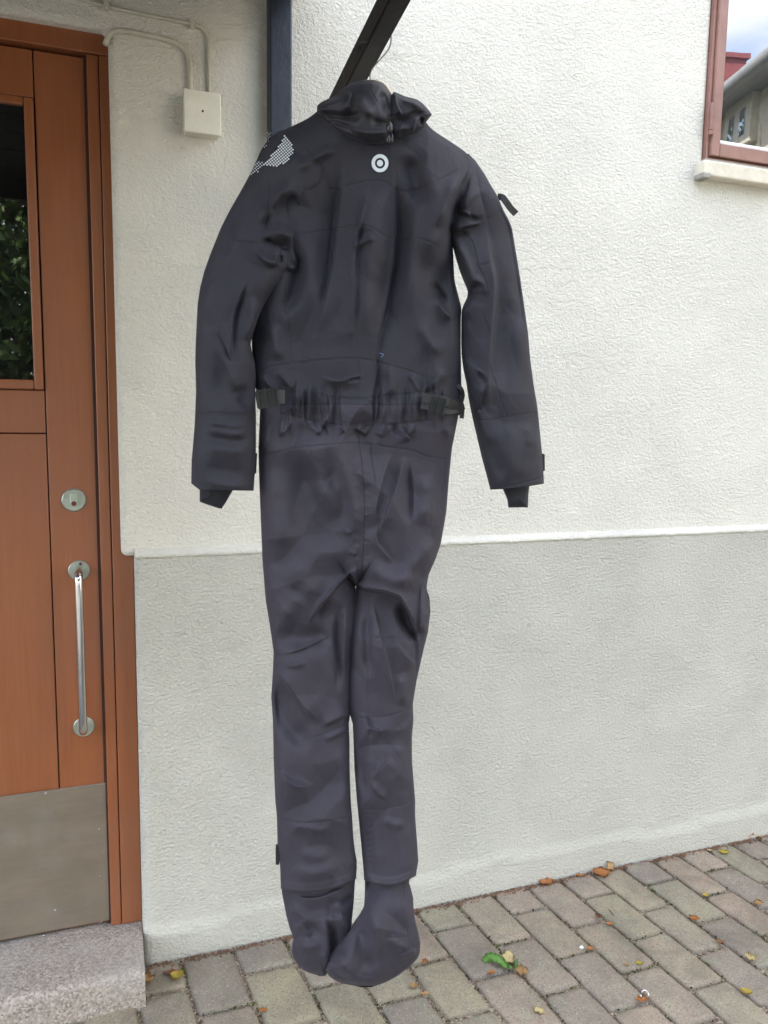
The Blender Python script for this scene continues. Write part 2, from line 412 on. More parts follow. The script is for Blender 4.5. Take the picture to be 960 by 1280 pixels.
# glazing beads: sloping mouldings round the pane
def bead(name, x0, x1, z0, z1):
    bm = bmesh.new(); box(bm, x0, x1, YD - 0.006, YD + 0.0112, z0, z1, 0.004, 3); return obj(name, bm, M['door'], door)
bead('glazing_bead', gx1, stile_in - 0.0022, zg0 - 0.024, zg1 + 0.020)
bead('glazing_bead', -0.866, -0.85, zg0 - 0.024, zg1 + 0.020)
bead('glazing_bead', -0.849, gx1 - 0.001, zg0 - 0.024, zg0)
bead('glazing_bead', -0.849, gx1 - 0.001, zg1, zg1 + 0.020)
boxo('pane', -0.8488, gx1 - 0.0012, YD + 0.004, YD + 0.0078, zg0 + 0.0005, zg1 - 0.0005, M['doorglass'], door)
# kick plate with screws
kp = boxo('kick_plate', DX0 + 0.004, DX1 - 0.001, YD - 0.0022, YD - 0.0002, ZB + 0.004, zk, M['kick'], door, 0.0006)
for (px, py) in ((57, 992), (125, 1037), (126, 1096), (127, 1153), (55, 1170), (69, 1138)):
    p = onY(px, py, YD - 0.0022)
    obj('screw', disc(bmesh.new(), (p.x, YD - 0.0022, p.z), 0.0028, 0.0012, 10, 0.0005), M['steel'], door)
# lip of the kick plate
boxo('kick_plate_lip', DX0 + 0.004, DX1 - 0.001, YD - 0.0034, YD - 0.0023, zk - 0.0025, zk, M['steel'], door)
# frame
bm = bmesh.new(); fo = 0.0515; fi = -0.031
fr = obj('frame', box(bm, fi, -0.004, YF + 0.004, YF + 0.07, 0.0905, 2.377, 0.0025), M['door'], door)
obj('frame', box(bmesh.new(), -0.002, fo, YF, YF + 0.07, 0.0905, 2.377, 0.0025), M['door'], door)
obj('frame', box(bmesh.new(), -1.07, fo, YF, YF + 0.07, 2.379, 2.45, 0.0025), M['door'], door)
obj('frame', box(bmesh.new(), -1.07, -0.995, YF, YF + 0.07, 0.0905, 2.377, 0.0025), M['door'], door)
boxo('frame_gap', -0.0385, 0.03, YF + 0.016, YF + 0.06, 0.0905, 2.376, M['groove'], door)
# lock
lc = zd(92.5, 625)
lock = obj('lock_rosette', disc(bmesh.new(), (lc.x, YD, lc.z), 0.030, 0.006, 40, 0.003), M['brass_plate'], door, smooth=False)
bm = bmesh.new(); disc(bm, (lc.x, YD - 0.006, lc.z - 0.007), 0.0098, 0.006, 24, 0.001); box(bm, lc.x - 0.0096, lc.x + 0.0096, YD - 0.0115, YD - 0.006, lc.z - 0.005, lc.z + 0.019, 0.0015)
cyl = obj('lock_cylinder', bm, M['brass_plate'], lock)
k = obj('key_slot', disc(bmesh.new(), (lc.x, YD - 0.0121, lc.z - 0.008), 0.0062, 0.001, 20), M['keyhole'], lock)
# pull handle
h0 = onY(99, 713, YD); h1 = onY(105, 908, YD)
hx = (h0.x + h1.x) / 2
hd = 0.055; bm = bmesh.new()
path = [(h0.x, YD - 0.004, h0.z), (h0.x, YD - hd * 0.55, h0.z), (h0.x, YD - hd * 0.88, h0.z - 0.008), (h0.x, YD - hd, h0.z - 0.03), (hx, YD - hd, (h0.z + h1.z) / 2 + .05), (h1.x, YD - hd, (h0.z + h1.z) / 2 - 0.05), (h1.x, YD - hd, h1.z + 0.03), (h1.x, YD - hd * 0.88, h1.z + 0.008), (h1.x, YD - hd * 0.55, h1.z), (h1.x, YD - 0.004, h1.z)]
tube(bm, smooth_pts(path, 6), 0.0105, 20)
hb = obj('handle', bm, M['steel'], door, smooth=True)
for p in (h0, h1):
    obj('handle_rosette', disc(bmesh.new(), (p.x, YD, p.z), 0.027, 0.005, 36, 0.002), M['brass_plate'], hb)
for p, s in ((h0, 0.018), (h1, 0.0), (h1, 0.0)):
    if s: obj('handle_screw', disc(bmesh.new(), (p.x + 0.004, YD - 0.005, p.z + s), 0.004, 0.0016, 12), M['keyhole'], hb)

# granite step
def rough_block(x0, x1, y0, y1, z0, z1, seed):
    bm = bmesh.new(); n = 60
    ys = np.linspace(y1, y0, 34); sec = []
    for i in range(n + 1):
        x = x0 + (x1 - x0) * i / n; row = []
        for y in ys:
            row.append([x, y, z1 + mnoise.noise(Vector((x * 14, y * 14, seed))) * 0.0025])
        for k in range(1, 12):
            t = k / 11
            row.append([x, y0 - 0.012 * math.sin(t * 1.5) + mnoise.noise(Vector((x * 30, t * 5, seed))) * 0.006, z1 * (1 - t) + z0 * t])
        e = mnoise.noise(Vector((x * 22, seed, 0))) * 0.004
        row[33][1] += 0.006 + e; row[33][2] -= 0.004; row[32][2] -= 0.0015; row[34][1] += e
        sec.append([bm.verts.new(r) for r in row])
    for a, b in zip(sec, sec[1:]):
        for k in range(len(a) - 1): bm.faces.new((a[k], b[k], b[k + 1], a[k + 1]))
    for s in (sec[0], sec[-1]):
        bot = [bm.verts.new((v.co.x, v.co.y, z0)) for v in s]
        for k in range(len(s) - 1): bm.faces.new((s[k], s[k + 1], bot[k + 1], bot[k]))
    return bm
step = obj('door_step', rough_block(-1.12, 0.0500, 1.925, 2.30, -0.03, 0.0885, 4), M['granite'], None, smooth=True)
step.data.set_sharp_from_angle(angle=RAD(45))
tag(step, 'rough grey granite step below the brown entrance door', 'step')

# ------------------------------------------------------------------ canopy over the door
can = thing('door_canopy', 'dark timber bracket and sloping canopy fixed over the entrance door', 'canopy', (0.43, YU, 2.0))
PX0, PX1 = 0.405, 0.462
boxo('post', PX0, PX1, YU - 0.042, YU + 0.01, 1.93, 2.60, M['bluepaint'], can, 0.004)
def beam(name, a, b, w, h, mat):
    a = Vector(a); b = Vector(b); t = (b - a).normalized(); s = Vector((1, 0, 0)); u = s.cross(t) * -1
    if u.z < 0: u = -u
    bm = bmesh.new(); r = []
    for p in (a, b):
        r.append([bm.verts.new(p + s * sx * w / 2 + u * sz * h / 2) for sx, sz in ((-1, -1), (1, -1), (1, 1), (-1, 1))])
    for k in range(4): bm.faces.new((r[0][k], r[0][(k + 1) % 4], r[1][(k + 1) % 4], r[1][k]))
    bm.faces.new(r[0]); bm.faces.new(r[1])
    bmesh.ops.bevel(bm, geom=bm.edges[:], offset=0.003, segments=2, affect='EDGES')
    return obj(name, bm, mat, can)
AX = 0.430
def arm_z(y): return 2.013 + (2.054 - y) * 0.155
beam('arm', (AX, YU - 0.044, arm_z(YU - 0.044)), (AX, 0.93, arm_z(0.93)), 0.033, 0.040, M['darkwood'])
beam('rafter', (AX, YU - 0.044, 2.60), (AX, 0.95, 2.345), 0.04, 0.075, M['darkwood'])
beam('upright', (AX, 1.0, 2.335), (AX, 1.0, arm_z(1.0) + 0.02), 0.04, 0.04, M['darkwood'])
beam('rafter', (-2.4, YU, 2.60), (-2.4, 0.95, 2.345), 0.05, 0.07, M['darkwood'])
# unseen side board added under the rafter to shade the wall by the post
bm = bmesh.new(); vs = [bm.verts.new((x, y, z)) for x in (0.455, 0.473) for y, z in ((YU - 0.05, 2.58), (0.96, 2.075), (0.96, 2.36), (YU - 0.05, 2.635))]
for f in ((0, 1, 2, 3), (4, 5, 6, 7), (0, 1, 5, 4), (1, 2, 6, 5), (2, 3, 7, 6), (3, 0, 4, 7)): bm.faces.new([vs[i] for i in f])
obj('shade_board', bm, M['darkwood'], can)
# canopy boards
a = Vector((0, YU, 2.66)); b = Vector((0, 0.90, 2.395)); nb = 11
for k in range(nb):
    p = a.lerp(b, k / nb + 0.002); q = a.lerp(b, (k + 1) / nb - 0.004)
    bm = bmesh.new(); n = Vector((0, -(a - b).z, (a - b).y)).normalized(); n = n if n.z > 0 else -n
    vs = [bm.verts.new(Vector((x, 0, 0)) + pt + n * h) for h in (0, 0.022) for x, pt in ((-2.6, p), (0.50, p), (0.50, q), (-2.6, q))]
    for f in ((0, 1, 2, 3), (4, 5, 6, 7), (0, 1, 5, 4), (1, 2, 6, 5), (2, 3, 7, 6), (3, 0, 4, 7)): bm.faces.new([vs[i] for i in f])
    obj('board', bm, M['darkwood'], can)
boxo('fascia', -2.6, 0.5, 0.87, 0.895, 2.33, 2.43, M['darkwood'], can)
# little hook on the arm
hk = [onX(x, y, AX - 0.022) for x, y in ((459, 52), (452, 52), (448, 56), (446, 60), (443, 62))]
hookp = [Vector(h) for h in hk]
bm = bmesh.new(); tube(bm, smooth_pts(hookp, 5), 0.002, 8); bmesh.ops.create_icosphere(bm, subdivisions=1, radius=0.0035, matrix=Matrix.Translation(hookp[-1]))
obj('hook', bm, M['webbing'], can, smooth=True)

# ------------------------------------------------------------------ junction box and cables
bx0, bx1, bz0, bz1 = 0.194, 0.281, 2.203, 2.300
jb = thing('junction_box', 'cream square electrical junction box on the wall beside the door', 'electrical box', (0.235, YU, 2.2))
boxo('housing', bx0, bx1, YU - 0.030, YU + 0.004, bz0, bz1, M['plastic'], jb, 0.004, 3)
lid = boxo('lid', bx0 - 0.002, bx1 + 0.002, YU - 0.038, YU - 0.0305, bz0 - 0.002, bz1 + 0.002, M['plastic'], jb, 0.003, 3)
obj('screw', disc(bmesh.new(), ((bx0 + bx1) / 2, YU - 0.038, 2.254), 0.0028, 0.0008, 12), M['groove'], jb)
def cable(name, pts, r, label, off=0.006):
    P = [onY(x, y, YU - off) for x, y in pts]
    bm = bmesh.new(); sp = smooth_pts(P, 8)
    sp = [p + Vector((mnoise.noise(p * 30), 0, mnoise.noise(p * 30 + Vector((5, 5, 5))))) * 0.0012 for p in sp]
    rr = [r * (1 + 0.12 * mnoise.noise(p * 60)) for p in sp]
    tube(bm, sp, rr, 10); o = obj(name, bm, M['cable'], None, smooth=True)
    return tag(o, label, 'cable', 'cables painted over with wall paint')
c1 = cable('cable', [(20, -22), (95, -3), (133, 8), (190, 20), (240, 30), (254, 36), (260, 48), (261, 70), (262, 116)], 0.0042, 'thin painted cable running from the top edge down into the junction box')
c2 = cable('cable', [(131, 56), (137, 43), (150, 38), (180, 43), (215, 52), (231, 62), (237, 78), (238, 114)], 0.0062, 'thick painted cable from the door corner into the junction box')
for (x, y) in ((133, 8), (240, 31)):
    p = onY(x, y, YU); bm = bmesh.new(); box(bm, p.x - 0.006, p.x + 0.006, YU - 0.015, YU + 0.002, p.z - 0.012, p.z + 0.009, 0.003, 2)
    o = obj('cable_clip', bm, M['cable'], c1)

# ------------------------------------------------------------------ window
win = thing('window', 'dusty red framed window high at the right edge reflecting a house', 'window', (WX0, YU, WZ0))
boxo('frame', WX0 - 0.003, WX0 + 0.0065, YU - 0.012, YU + 0.08, WZ0, 3.6, M['windowframe'], win, 0.002)
boxo('frame', WX0 + 0.007, WX1, YU - 0.010, YU + 0.08, WZ0 - 0.002, WZ0 + 0.010, M['windowframe'], win, 0.002)
sb = WZ0 + 0.012
boxo('sash', WX0 + 0.008, WX0 + 0.042, YU - 0.022, YU + 0.02, sb, 3.55, M['windowframe'], win, 0.003)
boxo('sash', WX0 + 0.0425, WX1 - 0.02, YU - 0.0215, YU + 0.02, sb, sb + 0.040, M['windowframe'], win, 0.003)
boxo('sash', WX1 - 0.06, WX1 - 0.012, YU - 0.022, YU + 0.02, sb + 0.041, 3.55, M['windowframe'], win, 0.003)
boxo('bead', WX0 + 0.0425, WX1 - 0.062, YU - 0.017, YU - 0.002, sb + 0.0405, sb + 0.052, M['whitebead'], win, 0.003)
boxo('pane', WX0 + 0.042, WX1 - 0.06, YU - 0.004, YU, sb + 0.045, 3.55, M['glass'], win)
bm = bmesh.new(); tube(bm, [(WX0 - 0.002, YU - 0.026, 2.42), (WX0 - 0.002, YU - 0.026, 2.50)], 0.006, 12)
hg = obj('hinge', bm, M['windowframe'], win)
obj('hinge_pin', tube(bmesh.new(), [(WX0 - 0.002, YU - 0.026, 2.405), (WX0 - 0.002, YU - 0.026, 2.418)], 0.0075, 12), M['windowframe'], hg)
boxo('sill', WX0 - 0.03, WX1 + 0.03, YU - 0.040, YU + 0.02, WZ0 - 0.058, WZ0 - 0.010, M['sill'], win, 0.006, 3)
boxo('sill_cap', WX0 - 0.036, WX0 - 0.005, YU - 0.043, YU - 0.002, WZ0 - 0.066, WZ0 - 0.048, M['lead'], win, 0.004)
boxo('drip_edge', WX0 - 0.02, WX1 + 0.03, YU - 0.030, YU - 0.012, WZ0 - 0.0095, WZ0 - 0.003, M['lead'], win, 0.001)

# ------------------------------------------------------------------ ground and paving
bm = bmesh.new(); v = [bm.verts.new(p) for p in ((-60, -60, -0.03), (60, -60, -0.03), (60, 60, -0.03), (-60, 60, -0.03))]; bm.faces.new(v)
M['yard'] = simple('worn_asphalt', (0.085, 0.085, 0.08), 0.95, 0, 200, 0.004, 0.15)
tag(obj('ground', bm, M['yard']), kind='structure')
bm = bmesh.new(); v = [bm.verts.new(p) for p in ((-1.2, 0.8, -0.012), (3.8, 0.8, -0.012), (3.8, 2.2, -0.012), (-1.2, 2.2, -0.012))]; bm.faces.new(v)
tag(obj('paving_bed', bm, M['soil']), kind='structure')
pav = bpy.data.objects.new('pavement', None); COL.objects.link(pav); tag(pav, kind='structure')
UNIT = 1.5
colx = [-0.52, -0.43, -0.34, -0.25, -0.165, -0.08, 0.010, 0.099, 0.195, 0.295, 0.387, 0.478, 0.568, 0.660, 0.745, 0.829, 0.912, 0.995, 1.073, 1.158, 1.231, 1.312, 1.387]
x = 1.387
while x < 2.4: x += 0.0815; colx.append(x)
def paver_mesh(seed):
    """unit stone: x,y in -.5..-.5 before fitting; returns list of (u,v,dz) rings"""
    r = random.Random(seed); bm = bmesh.new()
    nu, nv = 9, 13
    ph = [r.uniform(0, 50) for _ in range(3)]
    g = []
    for i in range(nu):
        row = []
        for j in range(nv):
            def edge(t, n):
                e = [0, 0.028, 0.075]
                if t < 3: return e[t]
                if t > n - 4: return 1 - e[n - 1 - t]
                return 0.075 + (1 - 0.15) * (t - 2) / (n - 5)
            u = edge(i, nu); v = edge(j, nv)
            de = min(min(u, 1 - u) * 0.13, min(v, 1 - v) * 0.21)          # metres from the rim
            # rounded corners
            cu, cv = abs(u - .5) * 2, abs(v - .5) * 2
            pull = max(0, cu - 0.75) * max(0, cv - 0.84) * r.uniform(1.2, 2.2)
            uu = 0.5 + (u - .5) * (1 - pull); vv = 0.5 + (v - .5) * (1 - pull * 0.7)
            if de < 0.004:
                uu += mnoise.noise(Vector((u * 4 + ph[0], v * 7, 1))) * 0.028; vv += mnoise.noise(Vector((u * 4, v * 7 + ph[1], 2))) * 0.016
            z = -0.010 * math.exp(-de / 0.0040) + 0.0012 * math.sin(math.pi * u) * math.sin(math.pi * v) + mnoise.noise(Vector((u * 3 + ph[2], v * 4, 0))) * 0.0012
            row.append((uu, vv, z))
        g.append(row)
    return g
variants = [paver_mesh(100 + k) for k in range(14)]
JW = 0.0066
cnt = 0
def fit_paver(xa0, xa1, xb0, xb1, y0, y1, var, tilt):
    """stone between y0 (far) and y1 (near); xa at the far end, xb at the near end"""
    nonlocal_name = 'paver'
    cx = (xa0 + xa1 + xb0 + xb1) / 4; cy = (y0 + y1) / 2
    bm = bmesh.new(); rows = []
    for row in var:
        rr = []
        for u, v, z in row:
            x0 = xa0 + (xb0 - xa0) * v; x1 = xa1 + (xb1 - xa1) * v
            X = x0 + (x1 - x0) * u; Y = y0 + (y1 - y0) * v
            rr.append(bm.verts.new((X - cx, Y - cy, z + tilt[0] * (u - .5) + tilt[1] * (v - .5))))
        rows.append(rr)
    for a, b in zip(rows, rows[1:]):
        for k in range(len(a) - 1): bm.faces.new((a[k], b[k], b[k + 1], a[k + 1]))
    rim = [rows[i][0] for i in range(len(rows))] + [rows[-1][k] for k in range(1, len(rows[0]))] + [rows[i][-1] for i in range(len(rows) - 2, -1, -1)] + [rows[0][k] for k in range(len(rows[0]) - 2, 0, -1)]
    low = [bm.verts.new((v.co.x * 1.0, v.co.y * 1.0, -0.04)) for v in rim]
    n = len(rim)
    for k in range(n): bm.faces.new((rim[k], rim[(k + 1) % n], low[(k + 1) % n], low[k]))
    o = obj('paver', bm, M['paver'], pav, smooth=True)
    o.location = (cx, cy, tilt[2])
    return o
SL = 0.108
joints = []
for ci in range(len(colx) - 1):
    half = (ci % 2 == 1) if True else False
    # column between colx[11] (0.478) and colx[12] is 'full first'
    full_first = ((ci - 11) % 2 == 0)
    ys = [1.381, 1.227 if full_first else 1.301]
    while ys[-1] > 0.66: ys.append(ys[-1] - 0.1435 + rnd.uniform(-0.003, 0.003))
    for k in range(len(ys) - 1):
        ya, yb = ys[k] * UNIT, ys[k + 1] * UNIT
        def X(c, y): return (colx[c] + SL * (1.373 - y / UNIT)) * UNIT
        g = JW * rnd.uniform(0.35, 0.8)
        xa0, xa1 = X(ci, ya) + g, X(ci + 1, ya) - g; xb0, xb1 = X(ci, yb) + g, X(ci + 1, yb) - g
        if xa1 < -0.75: continue
        fit_paver(xa0, xa1, xb0, xb1, ya - g, yb + g, rnd.choice(variants), (rnd.uniform(-.0025, .0025), rnd.uniform(-.0025, .0025), rnd.uniform(-0.002, 0.0015)))
        joints.append((X(ci + 1, ya), ya, X(ci + 1, yb), yb)); joints.append((X(ci, yb), yb, X(ci + 1, yb), yb))
# pavement beyond the laid-out stones
# moss, dark crumbs and grit in the joints
def scatter(name, mat, n, rad, zz, pick, label=None):
    bm = bmesh.new()
    for _ in range(n):
        j = pick(rnd.choice(joints)); 
        if j is None: continue
        x, y = j
        s = rad * rnd.uniform(0.5, 1.4)
        m = Matrix.Translation((x, y, zz + rnd.uniform(-0.002, 0.001))) @ Matrix.Rotation(rnd.uniform(0, 6.28), 4, 'Z') @ Matrix.Diagonal((s, s * rnd.uniform(.5, 1), s * rnd.uniform(.4, .8), 1))
        bmesh.ops.create_icosphere(bm, subdivisions=1, radius=1.0, matrix=m)
    o = obj(name, bm, mat, None, smooth=True); o['kind'] = 'stuff'
    tag(o, label); return o
def pk(spread):
    def f(j):
        t = rnd.random(); x = j[0] + (j[2] - j[0]) * t; y = j[1] + (j[3] - j[1]) * t
        if not (0.05 < x < 2.4 and 1.1 < y < 2.06): return None
        return x + rnd.gauss(0, spread), y + rnd.gauss(0, spread)
    return f
def pkm(j):
    t = rnd.random(); x = j[0] + (j[2] - j[0]) * t; y = j[1] + (j[3] - j[1]) * t
    if not (0.05 < x < 2.4 and 1.1 < y < 2.06) or mnoise.noise(Vector((x * 5, y * 5, 3))) < 0.12: return None
    return x + rnd.gauss(0, 0.002), y + rnd.gauss(0, 0.002)
scatter('moss', M['moss'], 5200, 0.0028, -0.004, pkm, 'patches of green moss growing in the paving joints')
scatter('crumbs', M['darkmoss'], 1100, 0.0026, -0.003, pk(0.003), 'dark crumbs of dirt lying in the paving joints')
scatter('grit', M['pebble'], 5200, 0.0016, -0.003, pk(0.004), 'pale grit washed into the paving joints')

bm = bmesh.new()
for _ in range(1500):
    x = rnd.uniform(0.06, 2.6); y = YW - 0.012 - abs(rnd.gauss(0, 0.010)); s = rnd.uniform(0.0012, 0.0035)
    bmesh.ops.create_icosphere(bm, subdivisions=1, radius=1.0, matrix=Matrix.Translation((x, y, 0.0005)) @ Matrix.Rotation(rnd.uniform(0, 6.28), 4, 'Z') @ Matrix.Diagonal((s * rnd.uniform(1, 2.4), s, s * .6, 1)))
o = obj('wall_foot_debris', bm, simple('brown_leaf_crumbs', (0.20, 0.10, 0.055), 0.9, 0, None, 0, 0.3), None, smooth=True); tag(o, 'brown leaf crumbs and dirt along the foot of the plinth', kind='stuff')

# ------------------------------------------------------------------ fallen leaves and litter
def leafmat(name, a, b):
    t = NT(name); t.set('Roughness', 0.6)
    t.to(t.mix(t.ramp(t.noise(40, 4, 0.7), [(0.35, 0.0), (0.65, 1.0)]), a, b), 'Base Color'); return t.m
LM = {'yellow': leafmat('yellow_leaf', (0.62, 0.50, 0.09), (0.50, 0.40, 0.08)), 'orange': leafmat('orange_leaf', (0.60, 0.27, 0.08), (0.42, 0.17, 0.06)),
      'tan': leafmat('tan_leaf', (0.62, 0.42, 0.20), (0.5, 0.3, 0.13)), 'cream': leafmat('cream_leaf', (0.70, 0.60, 0.32), (0.58, 0.47, 0.22)), 'brown': leafmat('brown_leaf', (0.30, 0.13, 0.07), (0.2, 0.09, 0.05)),
      'green': leafmat('green_leaf', (0.12, 0.30, 0.05), (0.20, 0.38, 0.09))}
def leaf_bm(L, W, curl, seed, lobes=0, vert=None):
    r = random.Random(seed); bm = bmesh.new(); n = 12; rows = []
    for i in range(n + 1):
        t = i / n; w = W / 2 * math.sin(math.pi * min(1, t * 0.96 + 0.02)) ** 0.8 * (1 + (0.35 * math.sin(t * lobes * 6.28 + seed) if lobes else 0) + r.uniform(-.12, .12))
        row = []
        for k in range(-2, 3):
            u = k / 2; x = (t - .5) * L; y = w * u
            z = curl * (u * u * W * 0.9) + curl * 1.6 * L * (t - .5) ** 2 + r.uniform(-1, 1) * 0.0006
            row.append(bm.verts.new((x, y, z)))
        rows.append(row)
    for a, b in zip(rows, rows[1:]):
        for k in range(4): bm.faces.new((a[k], b[k], b[k + 1], a[k + 1]))
    r2 = bmesh.ops.solidify(bm, geom=bm.faces[:], thickness=0.0004)
    return bm
LEAVES = [  # px, py, length px, aspect, colour, z rotation, label
    (75 + 110, 1226, 20, .5, 'tan', -50, 'tan crumpled leaf beside the end of the granite step'),
    (222, 1223, 16, .7, 'yellow', 10, 'pale yellow leaf on the paver near the step'),
    (215, 1217, 22, .35, 'brown', 15, 'rust brown leaf at the wall foot near the step'),
    (180, 1197, 12, .45, 'tan', -60, 'small tan leaf leaning in the corner of step and plinth'),
    (329, 1264, 10, .6, 'orange', 5, 'tiny orange leaf on the joint left of the socks'),
    (517, 1233, 11, .7, 'tan', 60, 'tan leaf scrap just right of the sock'),
    (531, 1243, 11, .5, 'tan', 10, 'light leaf scrap on the joint right of the sock'),
    (531, 1203, 8, .7, 'orange', 0, 'small orange scrap close to the sock heel'),
    (614, 1217, 12, .4, 'orange', 20, 'narrow orange leaf left of the green weed'),
    (652, 1216, 15, .7, 'tan', -10, 'orange rimmed leaf touching the green weed'),
    (635, 1200, 15, .75, 'cream', 60, 'pale cream leaf standing against the weed'),
    (674, 1264, 15, .45, 'cream', -30, 'cream leaf by the bottom edge right of the weed'),
    (683, 1104, 20, .4, 'orange', 5, 'orange leaf at the foot of the plinth left of the pair'),
    (752, 1092, 24, .5, 'orange', 0, 'large orange leaf at the wall foot'),
    (763, 1086, 12, .6, 'tan', 20, 'tan leaf leaning behind the large orange leaf'),
    (725, 1095, 12, .35, 'orange', 5, 'thin orange leaf flat against the plinth'),
    (905, 1066, 13, .6, 'yellow', -10, 'bright yellow leaf near the plinth at the right'),
    (887, 1063, 7, .7, 'cream', 0, 'tiny cream scrap left of the bright yellow leaf'),
    (936, 1046, 14, .4, 'orange', 20, 'orange leaf on edge against the plinth at far right'),
    (950, 1046, 8, .6, 'tan', 0, 'small tan leaf at the right frame edge by the plinth'),
    (882, 1119, 8, .8, 'yellow', 30, 'round yellow leaf in the paving joint'),
    (868, 1149, 14, .5, 'orange', -50, 'curled orange leaf lying in the mossy joint'),
    (948, 1130, 9, .8, 'tan', 70, 'tan leaf near the right frame edge'),
    (938, 1199, 13, .6, 'cream', -20, 'cream leaf with dark rim near the lower right'),
    (933, 1242, 13, .5, 'yellow', -30, 'yellow leaf on the paver at the lower right'),
    (799, 1204, 9, .7, 'yellow', 10, 'small lime yellow leaf in the middle of the paving'),
    (784, 1206, 7, .5, 'tan', 0, 'tiny tan scrap beside the lime yellow leaf'),
    (738, 1186, 10, .5, 'orange', -20, 'orange leaf by the white paper scrap'),
    (748, 1147, 9, .6, 'brown', -30, 'rust leaf wedged in the joint above the paper scrap'),
    (762, 1155, 9, .5, 'orange', -20, 'orange speck leaf on the joint edge'),
    (802, 1251, 14, .4, 'orange', 5, 'orange leaf beside the metal ring pull'),
    (821, 1077, 9, .5, 'brown', 10, 'brown leaf bit against the plinth'),
    (900, 1178, 8, .5, 'orange', -20, 'orange bit in the joint left of the cream leaf'),
]
px2m = lambda px, py: (Vector(CAM) - onZ(px, py, 0)).length / F
for i, (px, py, L, asp, colr, rz, lab) in enumerate(LEAVES):
    p = onZ(px, py, 0.003); m = px2m(px, py) * L * 0.82
    bm = leaf_bm(m, m * asp * 1.5, rnd.uniform(0.05, 0.35), i, 0 if colr == 'yellow' else 2)
    o = obj('fallen_leaf', bm, LM[colr], None, smooth=True)
    up = -0.5 if lab.startswith(('small tan leaf leaning', 'orange leaf on edge', 'pale cream', 'tan leaf leaning')) else rnd.uniform(-.15, .15)
    o.rotation_euler = (rnd.uniform(-.15, .15) + (0.7 if up == -0.5 else 0), up, RAD(rz) - 0.34); o.location = p + Vector((0, 0, 0.001 + (0.3 * m if up == -0.5 else 0)))
    tag(o, lab, 'leaf', 'fallen leaves on the paving')
# weed
wp = onZ(642, 1214, 0.0)
weed = thing('weed', 'small green weed growing from the paving joint', 'weed', wp)
def blade(pts, w, mat, par, name='leaf'):
    bm = bmesh.new(); P = smooth_pts(pts, 5); prev = None; n = len(P)
    for i, p in enumerate(P):
        t = (P[min(i + 1, n - 1)] - P[max(i - 1, 0)]).normalized(); s = t.cross(Vector((0.2, -0.6, 0.8))).normalized()
        ww = w * (0.35 + 0.65 * math.sin(math.pi * (0.12 + 0.83 * i / (n - 1)))) * (1 + 0.18 * math.sin(i * 2.1))
        up = Vector((0, -.6, .8)) * 0.003
        cur = [bm.verts.new(p - s * ww / 2 + up), bm.verts.new(p), bm.verts.new(p + s * ww / 2 + up)]
        if prev:
            for k in range(2): bm.faces.new((prev[k], cur[k], cur[k + 1], prev[k + 1]))
        prev = cur
    bmesh.ops.solidify(bm, geom=bm.faces[:], thickness=0.0005)
    return obj(name, bm, mat, par, smooth=True)
blade([onZ(634, 1210, 0.004), onZ(625, 1201, 0.014), onZ(617, 1197, 0.017), onZ(610, 1197, 0.013), onZ(604, 1202, 0.003)], 0.027, LM['green'], weed)
blade([onZ(644, 1211, 0.002), onZ(645, 1205, 0.008), onZ(646, 1199, 0.014)], 0.010, LM['green'], weed)
blade([onZ(641, 1211, 0.002), onZ(637, 1208, 0.006), onZ(634, 1204, 0.008)], 0.009, LM['green'], weed)
blade([onZ(646, 1214, 0.002), onZ(651, 1212, 0.006), onZ(655, 1212, 0.005)], 0.010, LM['yellow'], weed)
# litter
p = onZ(727, 1184, 0.003); bm = bmesh.new(); bmesh.ops.create_icosphere(bm, subdivisions=2, radius=0.006)
for v in bm.verts: v.co = Vector((v.co.x, v.co.y * .8, v.co.z * .6)) * (1 + 0.5 * mnoise.noise(v.co * 300))
o = obj('paper_scrap', bm, M['whitebead']); o.location = p; tag(o, 'crumpled white paper scrap lying in the paving joint', 'litter')
rp = [onZ(x, y, z) for x, y, z in ((803, 1249, .004), (801, 1242, .012), (806, 1238, .018), (811, 1243, .012), (808, 1247, .006), (803, 1249, .004))]
o = obj('ring_pull', tube(bmesh.new(), smooth_pts(rp, 4), 0.0014, 6), M['steel']); tag(o, 'small bright metal ring pull standing in the joint near the lower right', 'litter')
tw = [onZ(761, 1137, .006), onZ(764, 1140, .007), onZ(767, 1144, .006)]
o = obj('twig', tube(bmesh.new(), tw, 0.0013, 6), M['darkwood']); tag(o, 'tiny dark twig lying on a paver', 'twig')

# ------------------------------------------------------------------ the yard behind the viewer (seen mirrored in the panes)
def mir(x, y, dist=None, plane=None, Yp=YU - 0.002):
    """the place a pane shows at photo pixel (x, y): follow the mirrored sight line to a vertical plane (point, azimuth)"""
    d = ray(x, y); P0, az = plane
    dirv = np.array([math.sin(az), math.cos(az), 0]); nrm = np.array([dirv[1], -dirv[0], 0])
    t = ((P0 - CAM) @ nrm) / (d @ nrm); q = CAM + d * t
    return Vector((q[0], 2 * Yp - q[1], q[2]))
faz = RAD(14.7); P0 = np.array([6.3, 6.4, 0.0])
pl0 = (P0, faz)
fdir = Vector((math.sin(faz), -math.cos(faz), 0)); fn = Vector((-math.cos(faz), -math.sin(faz), 0))    # along the facade; out of it
base = Vector((P0[0], 2 * (YU - .002) - P0[1], 0))
def fac(s, z, out=0.0):
    return base + fdir * s + fn * out + Vector((0, 0, z))
def fcoord(v):
    r = v - base; return r.dot(fdir), v.z
oh = thing('neighbour_house', 'beige boarded house with grey roof and red chimney seen mirrored in the window', 'house', base)
M['beige'] = simple('beige_boarding', (0.76, 0.70, 0.56), 0.8); M['trim'] = simple('cream_trim', (0.72, 0.68, 0.55), 0.6)
